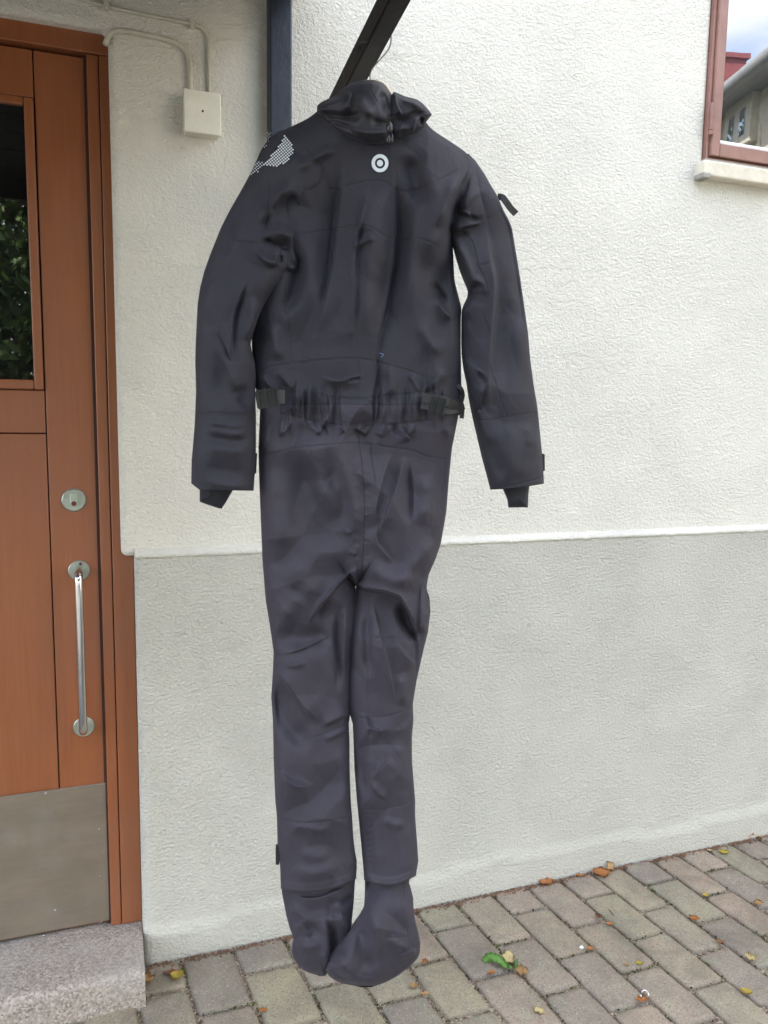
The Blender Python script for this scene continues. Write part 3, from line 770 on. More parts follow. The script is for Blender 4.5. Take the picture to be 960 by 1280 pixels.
M['roofgrey'] = simple('grey_roof_sheet', (0.30, 0.31, 0.31), 0.5); M['chim'] = simple('red_chimney', (0.24, 0.06, 0.065), 0.6); M['hwin'] = glass('house_glass', 0.5, (0.1, 0.12, 0.14))
pl0e = (P0 + np.array([-math.cos(faz), math.sin(faz), 0]) * 0.32, faz)
e1 = fcoord(mir(907, 112, plane=pl0e)); e2 = fcoord(mir(955, 68, plane=pl0e)); ez = (e1[1] + e2[1]) / 2 - 0.12
def fbox(name, s0, s1, z0, z1, o0, o1, mat, par):
    bm = bmesh.new(); vs = [bm.verts.new(fac(s, z, o)) for o in (o0, o1) for s, z in ((s0, z0), (s1, z0), (s1, z1), (s0, z1))]
    for f in ((0, 1, 2, 3), (4, 5, 6, 7), (0, 1, 5, 4), (1, 2, 6, 5), (2, 3, 7, 6), (3, 0, 4, 7)): bm.faces.new([vs[i] for i in f])
    return obj(name, bm, mat, par)
fbox('wall', -3.2, 9, 0, ez + 0.059, -6, 0, M['beige'], oh)
s = -3.15
while s < 9:
    fbox('board', s, s + 0.03, 0.3, ez - 0.3, 0.0005, 0.02, M['beige'], oh); s += 0.33
fbox('eave', -3.5, 9.3, ez + 0.06, ez + 0.16, -0.5, 0.26, M['roofgrey'], oh)
bm = bmesh.new(); vs = [bm.verts.new(fac(s, z, o)) for s, z, o in ((-3.5, ez + 0.165, 0.26), (9.3, ez + 0.165, 0.26), (9.3, ez + 1.6, -3), (-3.5, ez + 1.6, -3), (-3.5, ez + 0.16, -6.5), (9.3, ez + 0.16, -6.5))]
bm.faces.new(vs[:4]); bm.faces.new((vs[3], vs[2], vs[5], vs[4])); bm.faces.new((vs[0], vs[3], vs[4])); bm.faces.new((vs[1], vs[2], vs[5]))
obj('roof', bm, M['roofgrey'], oh)
tube_b = bmesh.new(); tube(tube_b, [fac(-3.5, ez + 0.1, 0.32), fac(9.3, ez + 0.1, 0.32)], 0.07, 10); obj('gutter', tube_b, M['roofgrey'], oh, smooth=True)
for (xa, xb, yt, yb) in ((916, 948, 132, 185), ):
    sa = fcoord(mir(xa, 150, plane=pl0)); sb_ = fcoord(mir(xb, 150, plane=pl0)); zt = fcoord(mir(932, 128, plane=pl0))[1]; zb = fcoord(mir(932, 185, plane=pl0))[1]
    s0, s1 = sorted((sa[0], sb_[0]))
    wf = fbox('window', s0, s1, zb, zt, 0.002, 0.09, M['trim'], oh)
    mid = (s0 + s1) / 2
    for a, b in ((s0 + 0.1, mid - 0.06), (mid + 0.06, s1 - 0.1)): fbox('pane', a, b, zb + 0.1, zt - 0.12, 0.0905, 0.1, M['hwin'], wf)
for s0 in (s1 + 1.2, s1 + 3.6, s0 - 3.0):
    if s0 < -3 or s0 > 7: continue
    wf = fbox('window', s0, s0 + 1.3, 2.2, ez - 0.6, 0.002, 0.09, M['trim'], oh)
    for a, b in ((s0 + 0.1, s0 + 0.6), (s0 + 0.7, s0 + 1.2)): fbox('pane', a, b, 2.3, ez - 0.72, 0.0905, 0.1, M['hwin'], wf)
plc = (P0 + np.array([math.cos(faz), -math.sin(faz), 0]) * 2.4, faz)
cb_ = fcoord(mir(907, 60, plane=plc)); ca_ = (cb_[0] + 0.8, 0); ct = fcoord(mir(925, 50, plane=plc))[1]
s0, s1 = sorted((ca_[0], cb_[0]))
fbox('chimney', s0, s1, ez - 0.3, ct - 0.08, -2.78, -2.4, M['chim'], oh)
fbox('chimney_cap', s0 - 0.05, s1 + 0.05, ct - 0.079, ct, -2.82, -2.36, M['chim'], oh)

M['bark'] = simple('grey_bark', (0.13, 0.10, 0.07), 0.9, 0, 40, 0.01)
def foliage(name, a, b):
    t = NT(name); t.set('Roughness', 0.5); t.to(t.mix(t.ramp(t.noise(1.7, 3), [(0.4, 0.0), (0.6, 1.0)]), a, b), 'Base Color')
    t.set('Transmission Weight', 0.0); return t.m
M['leaves'] = foliage('tree_leaves', (0.05, 0.10, 0.02), (0.10, 0.17, 0.04))
def tree(loc, h, spread, n, seed, label):
    r = np.random.RandomState(seed); rr = random.Random(seed)
    root = thing('leafy_tree', label, 'tree', loc, 'trees across the yard'); L = Vector(loc)
    bm = bmesh.new(); tips = []
    trunk = [L + Vector((0, 0, -.1)), L + Vector((.05, .1, h * .3)), L + Vector((-.1, .05, h * .55)), L + Vector((0.1, -.1, h * .95))]
    tube(bm, smooth_pts(trunk, 4), [0.17 - 0.012 * i for i in range(13)], 8)
    for k in range(16):
        z = h * rr.uniform(.22, .9); a = rr.uniform(0, 6.28); l = spread * rr.uniform(.5, 1)
        s = L + Vector((0, 0, z)); e = s + Vector((math.cos(a) * l, math.sin(a) * l, l * .45)); m = s.lerp(e, .5) + Vector((0, 0, .15))
        tube(bm, [s, m, e], [.06, .035, .012], 5); tips += [m, e, s.lerp(e, .75)]
    obj('trunk', bm, M['bark'], root, smooth=True)
    tp = np.array([tuple(t) for t in tips]); c = tp[r.randint(0, len(tp), n)] + r.normal(0, 0.36 + 0.2 * (h > 5), (n, 3)) * np.array([1, 1, .8])
    A = r.normal(0, 1, (n, 3)); A /= np.linalg.norm(A, axis=1)[:, None]; B = np.cross(A, r.normal(0, 1, (n, 3))); B /= np.linalg.norm(B, axis=1)[:, None]
    s = r.uniform(.045, .09, (n, 1)) * (1 + 0.35 * (h > 5)); V = np.stack([c - A * s, c - B * s * .6, c + A * s, c + B * s * .6], 1).reshape(-1, 3)
    me = bpy.data.meshes.new('crown'); me.from_pydata(V.tolist(), [], np.arange(4 * n).reshape(n, 4).tolist()); link('crown', me, M['leaves'], root)
tree((-1.2, -4.2, 0), 4.6, 1.6, 11000, 3, 'leafy tree across the yard mirrored in the glass of the door')
for k, (tx, ty, th_) in enumerate(((-3.8, -6.5, 6.5), (-7.5, -6.0, 8.0), (0.6, -8.5, 7.5), (3.6, -9.5, 8.0), (-2.0, -11.0, 9.5))):
    tree((tx, ty, 0), th_, 2.2, 9000, 5 + k, ['tall leafy tree farther left', 'leafy tree at the far left', 'leafy tree behind the viewer', 'tall leafy tree toward the neighbour house', 'tallest leafy tree at the back'][k] + ' in the row across the yard')

# ------------------------------------------------------------------ the hanging dry suit
SA = RAD(15.0)                                        # the suit's back faces the viewer
SN = np.array([-math.sin(SA), -math.cos(SA), 0.0])   # out of its back
SO = np.array([0.43, 1.295, 0.0])
def SP(x, y, d=0.0):
    """points on the suit's own plane (arrays of photo pixels), d metres out of it"""
    x = np.asarray(x, float); y = np.asarray(y, float); d = np.asarray(d, float) + np.zeros(x.size)
    D = FX[None] * F + RX[None] * (x.reshape(-1, 1) - 480.0) + UX[None] * (640.0 - y.reshape(-1, 1))
    t = ((SO - CAM) @ SN + d.reshape(-1)) / (D @ SN)
    return CAM + D * t[:, None]
def interp(tab, y):
    t = sorted(tab); return np.interp(y, [a for a, b in t], [b for a, b in t])
def smoothtab(tab, y, w=4):
    acc = 0
    for o in (-w, -w / 2, 0, w / 2, w): acc = acc + interp(tab, y + o)
    return acc / 5
def sstep(a, b, x):
    t = np.clip((x - a) / (b - a), 0, 1); return t * t * (3 - 2 * t)
def dist_poly(x, y, pts, closed=True):
    pts = np.array(pts, float); best = np.full(x.shape, 1e9)
    n = len(pts)
    for i in range(n if closed else n - 1):
        a = pts[i]; b = pts[(i + 1) % n]; ab = b - a; L2 = ab @ ab + 1e-9
        t = np.clip(((x - a[0]) * ab[0] + (y - a[1]) * ab[1]) / L2, 0, 1)
        best = np.minimum(best, (x - a[0] - t * ab[0]) ** 2 + (y - a[1] - t * ab[1]) ** 2)
    return np.sqrt(best)
def infl(d, R, T, p=2.3):
    q = np.clip(d / R, 0, 1); return T * (1 - (1 - q) ** p) ** (1 / 1.9)
def chaikin(pts, n=2):
    pts = [np.array(p, float) for p in pts]
    for _ in range(n):
        out = [pts[0]]
        for a, b in zip(pts, pts[1:]): out += [a * .75 + b * .25, a * .25 + b * .75]
        out.append(pts[-1]); pts = out
    return np.array(pts)
def stroke(x, y, pts, w, amp, kind='r', rounds=2):
    """fold along a polyline. r: rounded ridge, s: sharp crease (steep on the left of its direction), S: steep on the right, g: thin groove"""
    P = chaikin(pts, rounds); out = np.zeros(x.shape)
    m = w * (10 if kind in 'sS' else 3.2)
    sel = (x > P[:, 0].min() - m) & (x < P[:, 0].max() + m) & (y > P[:, 1].min() - m) & (y < P[:, 1].max() + m)
    if not sel.any(): return out
    xs, ys = x[sel], y[sel]; best = np.full(xs.shape, 1e9); sd = np.zeros(xs.shape); par = np.zeros(xs.shape)
    seg = np.linalg.norm(np.diff(P, axis=0), axis=1); cum = np.concatenate([[0], np.cumsum(seg)]); tot = cum[-1]
    for i in range(len(P) - 1):
        a, b = P[i], P[i + 1]; ab = b - a; L2 = ab @ ab + 1e-9
        t = np.clip(((xs - a[0]) * ab[0] + (ys - a[1]) * ab[1]) / L2, 0, 1)
        dx = xs - a[0] - t * ab[0]; dy = ys - a[1] - t * ab[1]; d2 = dx * dx + dy * dy
        k = d2 < best; best[k] = d2[k]
        cr = ab[0] * dy - ab[1] * dx
        sd[k] = np.sign(cr[k]) * np.sqrt(d2[k]); par[k] = (cum[i] + t[k] * seg[i]) / tot
    dd = np.sqrt(best)
    if kind == 'g':
        out[sel] = -amp * np.exp(-(dd / w) ** 2); return out
    taper = sstep(0, 0.32, par) * sstep(0, 0.32, 1 - par)
    if kind == 'r': f = np.exp(-(dd / w) ** 2)
    else:
        s = sd if kind == 's' else -sd
        f = np.where(s > 0, np.exp(-(np.abs(s) / (w * 2.0)) ** 1.25), np.exp(-(np.abs(s) / (w * 0.36)) ** 1.8))
    out[sel] = amp * f * taper
    return out
# the outline of the upper part as a whole (shoulders and arms together)
UP = [(425, 118), (398, 138), (384, 149), (362, 159), (342, 167), (328, 187), (316, 211), (298, 244), (276, 285), (262, 320), (250, 360), (246, 400), (244, 455), (244, 520),
      (660, 520), (663, 450), (655, 380), (645, 310), (640, 285), (622, 245), (606, 218), (598, 206), (586, 190), (562, 173), (541, 158), (523, 136), (503, 116)]
BL = [(118, 427), (126, 412), (138, 398), (149, 384), (159, 362), (167, 346), (185, 338), (200, 338), (240, 338), (300, 330), (350, 318), (400, 314), (440, 315), (480, 318), (505, 325), (515, 325), (560, 323), (600, 324), (650, 326), (700, 328), (750, 332),
      (780, 337), (815, 342), (840, 341), (870, 339), (900, 341), (950, 342), (1000, 344), (1020, 346), (1060, 347), (1080, 350), (1112, 351)]
BR = [(118, 500), (126, 508), (140, 520), (150, 530), (162, 540), (175, 560), (191, 584), (205, 590), (215, 588), (240, 582), (262, 572), (285, 565), (305, 566), (325, 567), (350, 568), (370, 573), (385, 577), (400, 576), (440, 576), (490, 577), (520, 573), (560, 565), (600, 561),
      (640, 558), (680, 551), (700, 544), (718, 536), (735, 533), (748, 537), (765, 538), (790, 535), (810, 530), (850, 521), (880, 516), (900, 517), (920, 515), (950, 515), (1000, 519), (1020, 519), (1060, 522), (1085, 523), (1098, 522), (1112, 520)]
ML = [(700, 446), (733, 444.5), (745, 445), (760, 445), (800, 441), (850, 439), (890, 438), (905, 436), (930, 437), (960, 437), (1000, 438.5), (1020, 440), (1050, 442), (1080, 446), (1098, 446), (1112, 445)]
MR = [(700, 446), (733, 445), (745, 444), (760, 442.6), (800, 438.5), (850, 436.5), (890, 436.5), (905, 441), (930, 442), (960, 443), (1000, 446), (1030, 449), (1060, 452), (1090, 454), (1112, 455)]
CROTCH = 728.0
def poly_from(L, Rt, y0, y1, step=6):
    ys = np.arange(y0, y1 + .1, step); a = [(float(interp(L, y)), y) for y in ys]; b = [(float(interp(Rt, y)), y) for y in ys[::-1]]
    return a + b
P_torso = poly_from(BL, BR, 118, 1176, 8)
P_legL = [(interp(BL, y), y) for y in range(560, 1176, 8)] + [(interp(ML, y), y) for y in range(1172, 729, -6)]
P_legR = [(interp(MR, y), y) for y in range(732, 1176, 6)] + [(interp(BR, y), y) for y in range(1172, 560, -8)]

G = []      # folds of the torso and trousers
def g(pts, w, amp, kind='r'): G.append((pts, w, amp * 0.001, kind))
# upper back
g([(462, 225), (454, 262), (443, 312), (442, 360), (440, 440)], 6, 6, 's')
g([(466, 236), (458, 270), (450, 300)], 11, 4)
g([(475, 225), (470, 300), (462, 380), (455, 450)], 16, 4)
g([(428, 200), (420, 250), (414, 310), (402, 380), (392, 430)], 9, -6, 's')
g([(425, 190), (418, 250), (410, 320), (398, 400)], 17, -3)
g([(492, 200), (498, 250), (499, 310), (489, 370), (476, 420), (470, 460), (467, 492)], 7, -8, 'S')
g([(492, 185), (497, 250), (498, 310), (488, 370), (478, 420)], 15, -4)
g([(441, 312), (452, 302), (470, 295)], 5, 4)
g([(525, 240), (517, 290), (515, 350), (510, 400)], 9, 5)
g([(536, 200), (548, 250), (540, 300), (530, 340)], 18, 7)
g([(505, 190), (520, 230), (528, 262)], 12, -6)
g([(575, 215), (560, 250), (548, 290)], 8, 5)
g([(590, 212), (575, 245), (560, 282)], 5, -7)
g([(370, 215), (395, 195), (425, 182)], 7, 5)
g([(345, 185), (380, 192), (400, 212)], 8, -3)
g([(385, 290), (392, 350), (402, 420)], 14, 5)
g([(372, 300), (372, 360), (350, 400)], 9, -7)
g([(545, 370), (553, 388), (566, 400)], 4, 5, 's'); g([(540, 352), (552, 372), (560, 378)], 5, -5)
g([(562, 320), (551, 352), (548, 400), (556, 440)], 12, -6)
g([(520, 400), (540, 430), (556, 445)], 9, 4)
g([(335, 400), (345, 430), (352, 455)], 9, 4)
g([(470, 440), (474, 470), (466, 500), (468, 530), (462, 545)], 4.5, -9, 'S')
g([(482, 455), (490, 475), (486, 500)], 7, 6)
# above the waist elastic
g([(325, 470), (338, 482), (345, 490)], 4, 5); g([(345, 462), (360, 478), (368, 492)], 4, 4)
g([(400, 470), (422, 478), (440, 472), (455, 468)], 4, 5, 's'); g([(432, 476), (444, 474), (452, 473)], 2.6, -5)
g([(560, 462), (545, 475), (533, 486)], 6, 5); g([(510, 466), (520, 480), (524, 492)], 3.4, 5); g([(536, 478), (527, 490), (530, 505), (528, 520)], 3, 5)
g([(357, 478), (362, 492), (360, 512)], 2.8, -4); g([(379, 487), (372, 505), (366, 520)], 2.8, 5, 's')
# gathers across and below the elastic
rg = random.Random(21)
xg = 350.0
while xg < 560:
    if not (427 < xg < 468):
        a = rg.uniform(2.4, 4.4); w = rg.uniform(1.9, 3.4); sl = rg.uniform(-4, 4)
        top = rg.uniform(466, 488); bot = rg.uniform(522, 556)
        g([(xg + rg.uniform(-3, 3), top), (xg + sl * .4, 492), (xg + rg.uniform(-2.5, 2.5), 508), (xg + sl, 526), (xg + sl + rg.uniform(-6, 6), bot)], w, a * rg.choice((1, 1, -1)), rg.choice('rsS'))
    xg += rg.uniform(5.0, 8.5)
for (x0, y0, x1, y1, w, a, k) in ((366, 524, 350, 548, 3, 5, 's'), (384, 528, 402, 545, 4, 5, 'r'), (400, 530, 410, 546, 3, -4, 'r'), (408, 520, 398, 544, 3, 4, 's'), (420, 528, 432, 541, 3, 6, 's'), (443, 534, 460, 545, 4, 5, 'S'),
                                  (480, 530, 476, 548, 3.5, 6, 's'), (490, 528, 498, 548, 3.5, -5, 'r'), (500, 532, 512, 552, 4, 6, 's'), (520, 530, 508, 545, 3, 4, 'r'), (552, 530, 568, 548, 6, 4, 'r'), (335, 525, 330, 560, 5, 4, 'r'), (349, 545, 352, 520, 2.5, 4, 's')):
    g([(x0, y0), ((x0 + x1) / 2 + 1, (y0 + y1) / 2), (x1, y1)], w, a, k)
g([(350, 500), (395, 507), (430, 512), (470, 514), (520, 508), (556, 503)], 15, 3)     # the elastic itself
# seat
g([(370, 535), (388, 570), (402, 610), (425, 650)], 12, 6); g([(385, 560), (380, 610), (400, 660), (430, 690)], 22, -7)
g([(345, 580), (345, 650), (360, 700)], 22, 5)
g([(415, 545), (432, 590), (446, 640), (449, 680)], 10, 5)
g([(490, 560), (478, 600), (468, 640), (474, 655)], 7, 5, 's'); g([(505, 565), (496, 610), (483, 645), (470, 676)], 5, 7, 'S'); g([(474, 655), (467, 676), (480, 690), (492, 706)], 4.5, 6, 's')
g([(511, 575), (515, 620), (512, 660)], 5, -5, 's'); g([(530, 590), (534, 625), (528, 660)], 10, 5)
g([(500, 705), (520, 708), (535, 690), (543, 672)], 12, 5)
g([(455, 695), (470, 716), (500, 728), (528, 715)], 13, 9)
g([(452, 712), (440, 714), (428, 728), (412, 745), (390, 762)], 7, 9, 'S')
g([(375, 740), (360, 762), (345, 770)], 14, 5); g([(360, 700), (385, 735), (402, 748)], 16, 5)
for k in range(9):
    yy = 590 + k * 13 + rg.uniform(-3, 3); g([(453, yy), (464 + rg.uniform(-2, 3), yy + rg.uniform(-2, 6))], 2.4, 0.55); g([(451, yy + 5), (441, yy + 3 + rg.uniform(-2, 4))], 2.6, 0.5)
g([(440, 668), (428, 662)], 3, 2.5); g([(446, 694), (436, 688)], 3, 3)
# under the seat and the thighs
g([(446, 734), (462, 737), (485, 738), (503, 748), (515, 770), (521, 792)], 5, 9, 'S')
g([(500, 752), (507, 778), (518, 797), (526, 778)], 7, -10)
g([(546, 700), (531, 722), (527, 745), (527, 772), (524, 790), (516, 800)], 3.2, 5, 'r')
g([(535, 755), (530, 775), (532, 795)], 5, 3); g([(533, 768), (529, 780), (524, 783)], 2.6, -4)
g([(465, 750), (474, 790), (484, 830), (493, 872), (494, 884)], 5, 6, 's'); g([(490, 795), (505, 818), (522, 835)], 6, 5, 's')
g([(460, 760), (458, 800), (462, 850)], 6, -5); g([(500, 840), (506, 868), (502, 885)], 8, 3)
g([(345, 782), (372, 800), (395, 797), (412, 782)], 15, -8); g([(355, 818), (385, 808), (410, 795)], 5, 4, 'S')
g([(425, 745), (421, 790), (424, 840), (420, 872)], 5, -6); g([(432, 750), (431, 800), (428, 850)], 4, 4)
g([(343, 832), (360, 855), (380, 885), (402, 905)], 9, 7, 'S'); g([(352, 830), (368, 832), (385, 828)], 4, 3)
g([(400, 908), (418, 900), (438, 890)], 7, 5, 'S'); g([(403, 925), (420, 918), (438, 908)], 4, 3)
g([(345, 850), (350, 890), (372, 925), (395, 930)], 12, -7)
g([(348, 960), (365, 985), (395, 982)], 9, 5, 's'); g([(350, 975), (372, 978), (388, 982)], 4, 3); g([(360, 1030), (380, 1036), (400, 1034)], 6, 3); g([(425, 930), (432, 980), (430, 1015)], 10, 3)
g([(380, 1035), (396, 1040), (418, 1032)], 6, 2.5); g([(372, 1060), (392, 1072), (415, 1066)], 8, 2); g([(360, 1085), (390, 1092), (430, 1080)], 8, 2)
g([(458, 905), (466, 912), (480, 914)], 4, 5, 's'); g([(456, 895), (464, 905), (463, 925)], 3, -4); g([(463, 976), (478, 960), (490, 945)], 6, 4, 's'); g([(463, 976), (470, 990), (486, 1000)], 6, 3, 'S')
g([(455, 920), (452, 960), (458, 1000)], 6, -4); g([(498, 920), (505, 960), (500, 990)], 10, 3); g([(466, 1015), (468, 1060), (472, 1095)], 5, 2.0); g([(480, 1020), (490, 1032), (510, 1030)], 6, 2.5)
for k in range(9):
    yy = 1012 + k * 8; g([(466, yy), (458 + rg.uniform(-2, 1), yy + 5)], 2.0, 0.6)
SEAM_B = [  # thin sewn lines on the body
    [(402, 199), (410, 222), (414, 236)], [(400, 205), (404, 216), (412, 236), (418, 238), (440, 230), (470, 224), (482, 228), (492, 236), (505, 240), (522, 236), (540, 229), (574, 212)],
    [(378, 291), (410, 287), (445, 281), (462, 282), (474, 289), (484, 297), (500, 300), (518, 296), (532, 300), (548, 308)],
    [(355, 350), (360, 395), (365, 452)], [(325, 460), (365, 454), (410, 449), (440, 447), (470, 451), (505, 461), (535, 471), (545, 474), (560, 472), (577, 468)],
    [(447, 448), (450, 470), (447, 495)], [(326, 569), (345, 566), (370, 558), (400, 556), (450, 552), (480, 558), (520, 563), (528, 570), (560, 574)],
    [(446, 532), (451, 565), (455, 610), (456, 650), (453, 715)], [(462, 556), (467, 590), (470, 610)],
    [(350, 482), (378, 489), (420, 497), (470, 497), (505, 492), (540, 488)], [(352, 516), (380, 523), (410, 529), (450, 533), (480, 532), (520, 527), (558, 520)],
    [(421, 500), (421, 529), (468, 531), (468, 498), (421, 498)],
    [(344, 819), (365, 818), (385, 810), (412, 796)], [(468, 796), (482, 798), (494, 795)], [(390, 922), (405, 918), (438, 902)], [(450, 897), (475, 896), (495, 893), (515, 884)],
    [(347, 1023), (380, 1028), (402, 1028), (425, 1024), (441, 1018)], [(446, 1010), (464, 1013), (485, 1011), (519, 1002)],
    [(462, 700), (460, 900), (461, 1000), (466, 1040), (468, 1098)], ]
GS = []     # folds of the sleeves
def gs(pts, w, amp, kind='r'): GS.append((pts, w, amp * 0.001, kind))
gs([(372, 226), (355, 238), (340, 255), (325, 285)], 9, 7); gs([(340, 250), (338, 268), (326, 290)], 4.5, -6, 'r')
gs([(372, 225), (379, 236), (374, 246), (376, 262), (377, 275), (370, 290)], 4, 6, 's'); gs([(362, 244), (366, 258), (375, 268)], 6, -5)
gs([(330, 285), (350, 290), (366, 296), (372, 315), (371, 336), (364, 342)], 8, 9)
gs([(325, 302), (333, 300), (346, 304), (358, 310), (366, 312)], 3, -10, 'r')
gs([(322, 305), (322, 316), (332, 326), (344, 330), (348, 318)], 4, 6); gs([(344, 306), (351, 312), (346, 328)], 3, 5, 's'); gs([(350, 318), (350, 330)], 3, -5)
gs([(358, 330), (364, 336), (371, 335)], 3, 4)
gs([(300, 240), (285, 290), (275, 330)], 8, -3); gs([(312, 350), (297, 385), (291, 425), (292, 458)], 6, -7, 'S'); gs([(300, 370), (286, 400), (282, 440)], 8, -2); gs([(290, 455), (282, 430), (270, 405)], 6, 5, 's')
gs([(262, 340), (258, 380), (256, 410)], 12, 3); gs([(264, 410), (275, 440), (290, 470), (300, 500)], 8, 5); gs([(310, 370), (318, 400), (312, 430)], 8, 5)
gs([(300, 480), (306, 500), (300, 512)], 8, -3)
for (a, b, c) in ((540, 1, 5), (549, -1, 5), (560, 1, 7), (580, -1, 7), (596, 1, 5), (530, 1, 4)): gs([(252, a - 3), (275, a), (296, a + 3), (314, a)], c, 2.2 * b)
gs([(568, 262), (580, 270), (592, 274), (603, 276)], 3.4, -8, 'r'); gs([(563, 292), (575, 284), (590, 281), (603, 277)], 5, 6, 'S')
gs([(577, 262), (580, 270), (590, 268)], 4, 4); gs([(608, 232), (585, 250), (574, 268)], 5, 3)
gs([(603, 277), (609, 300), (613, 330), (618, 350), (615, 400), (611, 450), (610, 520)], 9, 7, 's')
gs([(563, 290), (575, 310), (587, 335), (592, 360), (593, 372)], 6, 5); gs([(562, 292), (578, 292), (585, 296)], 4, -3)
gs([(593, 374), (588, 362), (602, 355), (606, 375)], 4, -5); gs([(590, 345), (600, 352), (608, 372)], 5, 4); gs([(577, 395), (587, 385), (593, 372)], 5, 4, 's')
gs([(578, 450), (590, 455), (606, 470)], 7, 5, 's'); gs([(611, 478), (603, 474), (596, 462)], 3, -5); gs([(606, 480), (598, 500), (603, 515)], 6, 5, 's'); gs([(602, 500), (598, 516)], 4, -4)
gs([(622, 300), (628, 400), (636, 500)], 14, -2)
gs([(605, 545), (620, 570), (628, 600)], 10, -3); gs([(640, 520), (636, 560), (645, 600)], 12, 3); gs([(655, 530), (664, 545), (660, 560)], 7, 2)
SEAM_L = [[(245, 517), (265, 516), (290, 517), (318, 518)], [(246, 519), (290, 519.5), (318, 520)], [(282, 297), (300, 302), (330, 304), (352, 297), (368, 298)], [(300, 318), (316, 326), (334, 336), (341, 335)], [(241, 566), (242, 600)], [(242, 604), (280, 609), (317, 609)]]
SEAM_R = [[(577, 288), (590, 300), (595, 320), (598, 334), (606, 348), (611, 368)], [(595, 333), (613, 328)], [(604, 392), (611, 415)], [(612, 455), (620, 480), (632, 518)], [(589, 526), (615, 525), (632, 521), (650, 518), (677, 515)], [(638, 317), (646, 317)], [(612, 608), (645, 604), (679, 600)]]
def folds(x, y, lst):
    z = np.zeros(x.shape)
    for p, w, a, k in lst: z += stroke(x, y, p, w, a, k)
    return z
def seams(x, y, lst, w=0.85, amp=0.0011):
    z = np.zeros(x.shape)
    for p in lst: z += stroke(x, y, p, w, amp, 'g', 2)
    return z
NZ = np.random.RandomState(5)
def soft_noise(x, y, sc, seed):
    """smooth value noise in 2D"""
    r = np.random.RandomState(seed); T = r.uniform(-1, 1, (64, 64))
    u = x / sc; v = y / sc; i = np.floor(u).astype(int); j = np.floor(v).astype(int); fu = u - i; fv = v - j
    fu = fu * fu * (3 - 2 * fu); fv = fv * fv * (3 - 2 * fv)
    A = T[i % 64, j % 64]; B = T[(i + 1) % 64, j % 64]; C_ = T[i % 64, (j + 1) % 64]; D = T[(i + 1) % 64, (j + 1) % 64]
    return (A * (1 - fu) + B * fu) * (1 - fv) + (C_ * (1 - fu) + D * fu) * fv
def facet1(x, y, sc, seed):
    r = np.random.RandomState(seed); T = r.uniform(-1, 1, (64, 64))
    q = y / (sc * 0.866); p = x / sc - q * 0.5
    i = np.floor(p).astype(int); j = np.floor(q).astype(int); fp = p - i; fq = q - j
    a = T[i % 64, j % 64]; b = T[(i + 1) % 64, j % 64]; c = T[i % 64, (j + 1) % 64]; d = T[(i + 1) % 64, (j + 1) % 64]
    return np.where(fp + fq < 1, a + (b - a) * fp + (c - a) * fq, d + (c - d) * (1 - fp) + (b - d) * (1 - fq))
def facet(x, y, sc, seed, sy=1.0):
    """flat planes meeting in creases, as a stiff cloth settles; the lattice is bent so that no two creases align"""
    wx = soft_noise(x, y, sc * 2.1, seed + 20) * sc * 0.9; wy = soft_noise(x, y, sc * 2.1, seed + 21) * sc * 0.9
    acc = 0
    for ox, oy in ((-1.1, 0), (1.1, 0), (0, -1.1), (0, 1.1)): acc = acc + facet1(x + wx + ox, (y + wy + oy) / sy, sc, seed)
    return acc / 4
def cloth(x, y):
    up = 1 - sstep(440, 520, y); m = 0.6 + 0.5 * soft_noise(x, y, 90, 31)
    return (soft_noise(x, y, 70, 1) * 0.004 + (facet(x, y, 34, 40, 2.4) * up + facet(x, y, 38, 41, 1.1) * (1 - up)) * 0.0165 * m + facet(x, y, 19, 50, 1.5) * 0.0034 * m)
def boost(lst):
    return [(p, w, a * (2.9 if w >= 8 else 1.2 if (a < 0 and w < 5) else 2.1), k) for p, w, a, k in lst]
def body_base(x, y):
    dT = dist_poly(x, y, P_torso); dU = dist_poly(x, y, UP)
    zU = infl(dU, 50, 0.050, 2.0); zT = infl(dT, 36, 0.046, 2.0)
    b = sstep(215, 300, y); z = zU * (1 - b) + zT * b
    dl = dist_poly(x, y, P_legL[::2]); dr = dist_poly(x, y, P_legR[::2])
    mid = (interp(ML, y) + interp(MR, y)) / 2
    zl = infl(np.where(x < mid, dl, dr), 31, 0.039, 2.0)
    c = sstep(690, CROTCH + 10, y); c = np.where(y < 733, c * 0.85, 1.0) if False else c
    return z * (1 - c) + zl * c
def body_z(x, y):
    env = sstep(0, 9, dist_poly(x, y, P_torso)) * 0.7 + 0.3
    z = body_base(x, y) + (folds(x, y, boost(G)) + cloth(x, y)) * env
    # the seat hangs over the tops of the legs
    yc = np.interp(x, [385, 405, 425, 438, 446, 455, 480, 500, 512, 522], [778, 752, 728, 716, 728, 735, 738, 745, 765, 798])
    t = y - yc; win = sstep(384, 402, x) * (1 - sstep(518, 524, x))
    z = z - 0.020 * sstep(0, 4, t) * np.exp(-np.clip(t, 0, 400) / 38) * win + 0.007 * np.exp(-(np.clip(-t, 0, 400) / 14) ** 1.3) * (t < 0) * win
    z = z + 0.0022 * sstep(1099, 1106, y) + 0.0010 * np.exp(-((y - 1110) / 2.0) ** 2)
    return z + seams(x, y, SEAM_B)
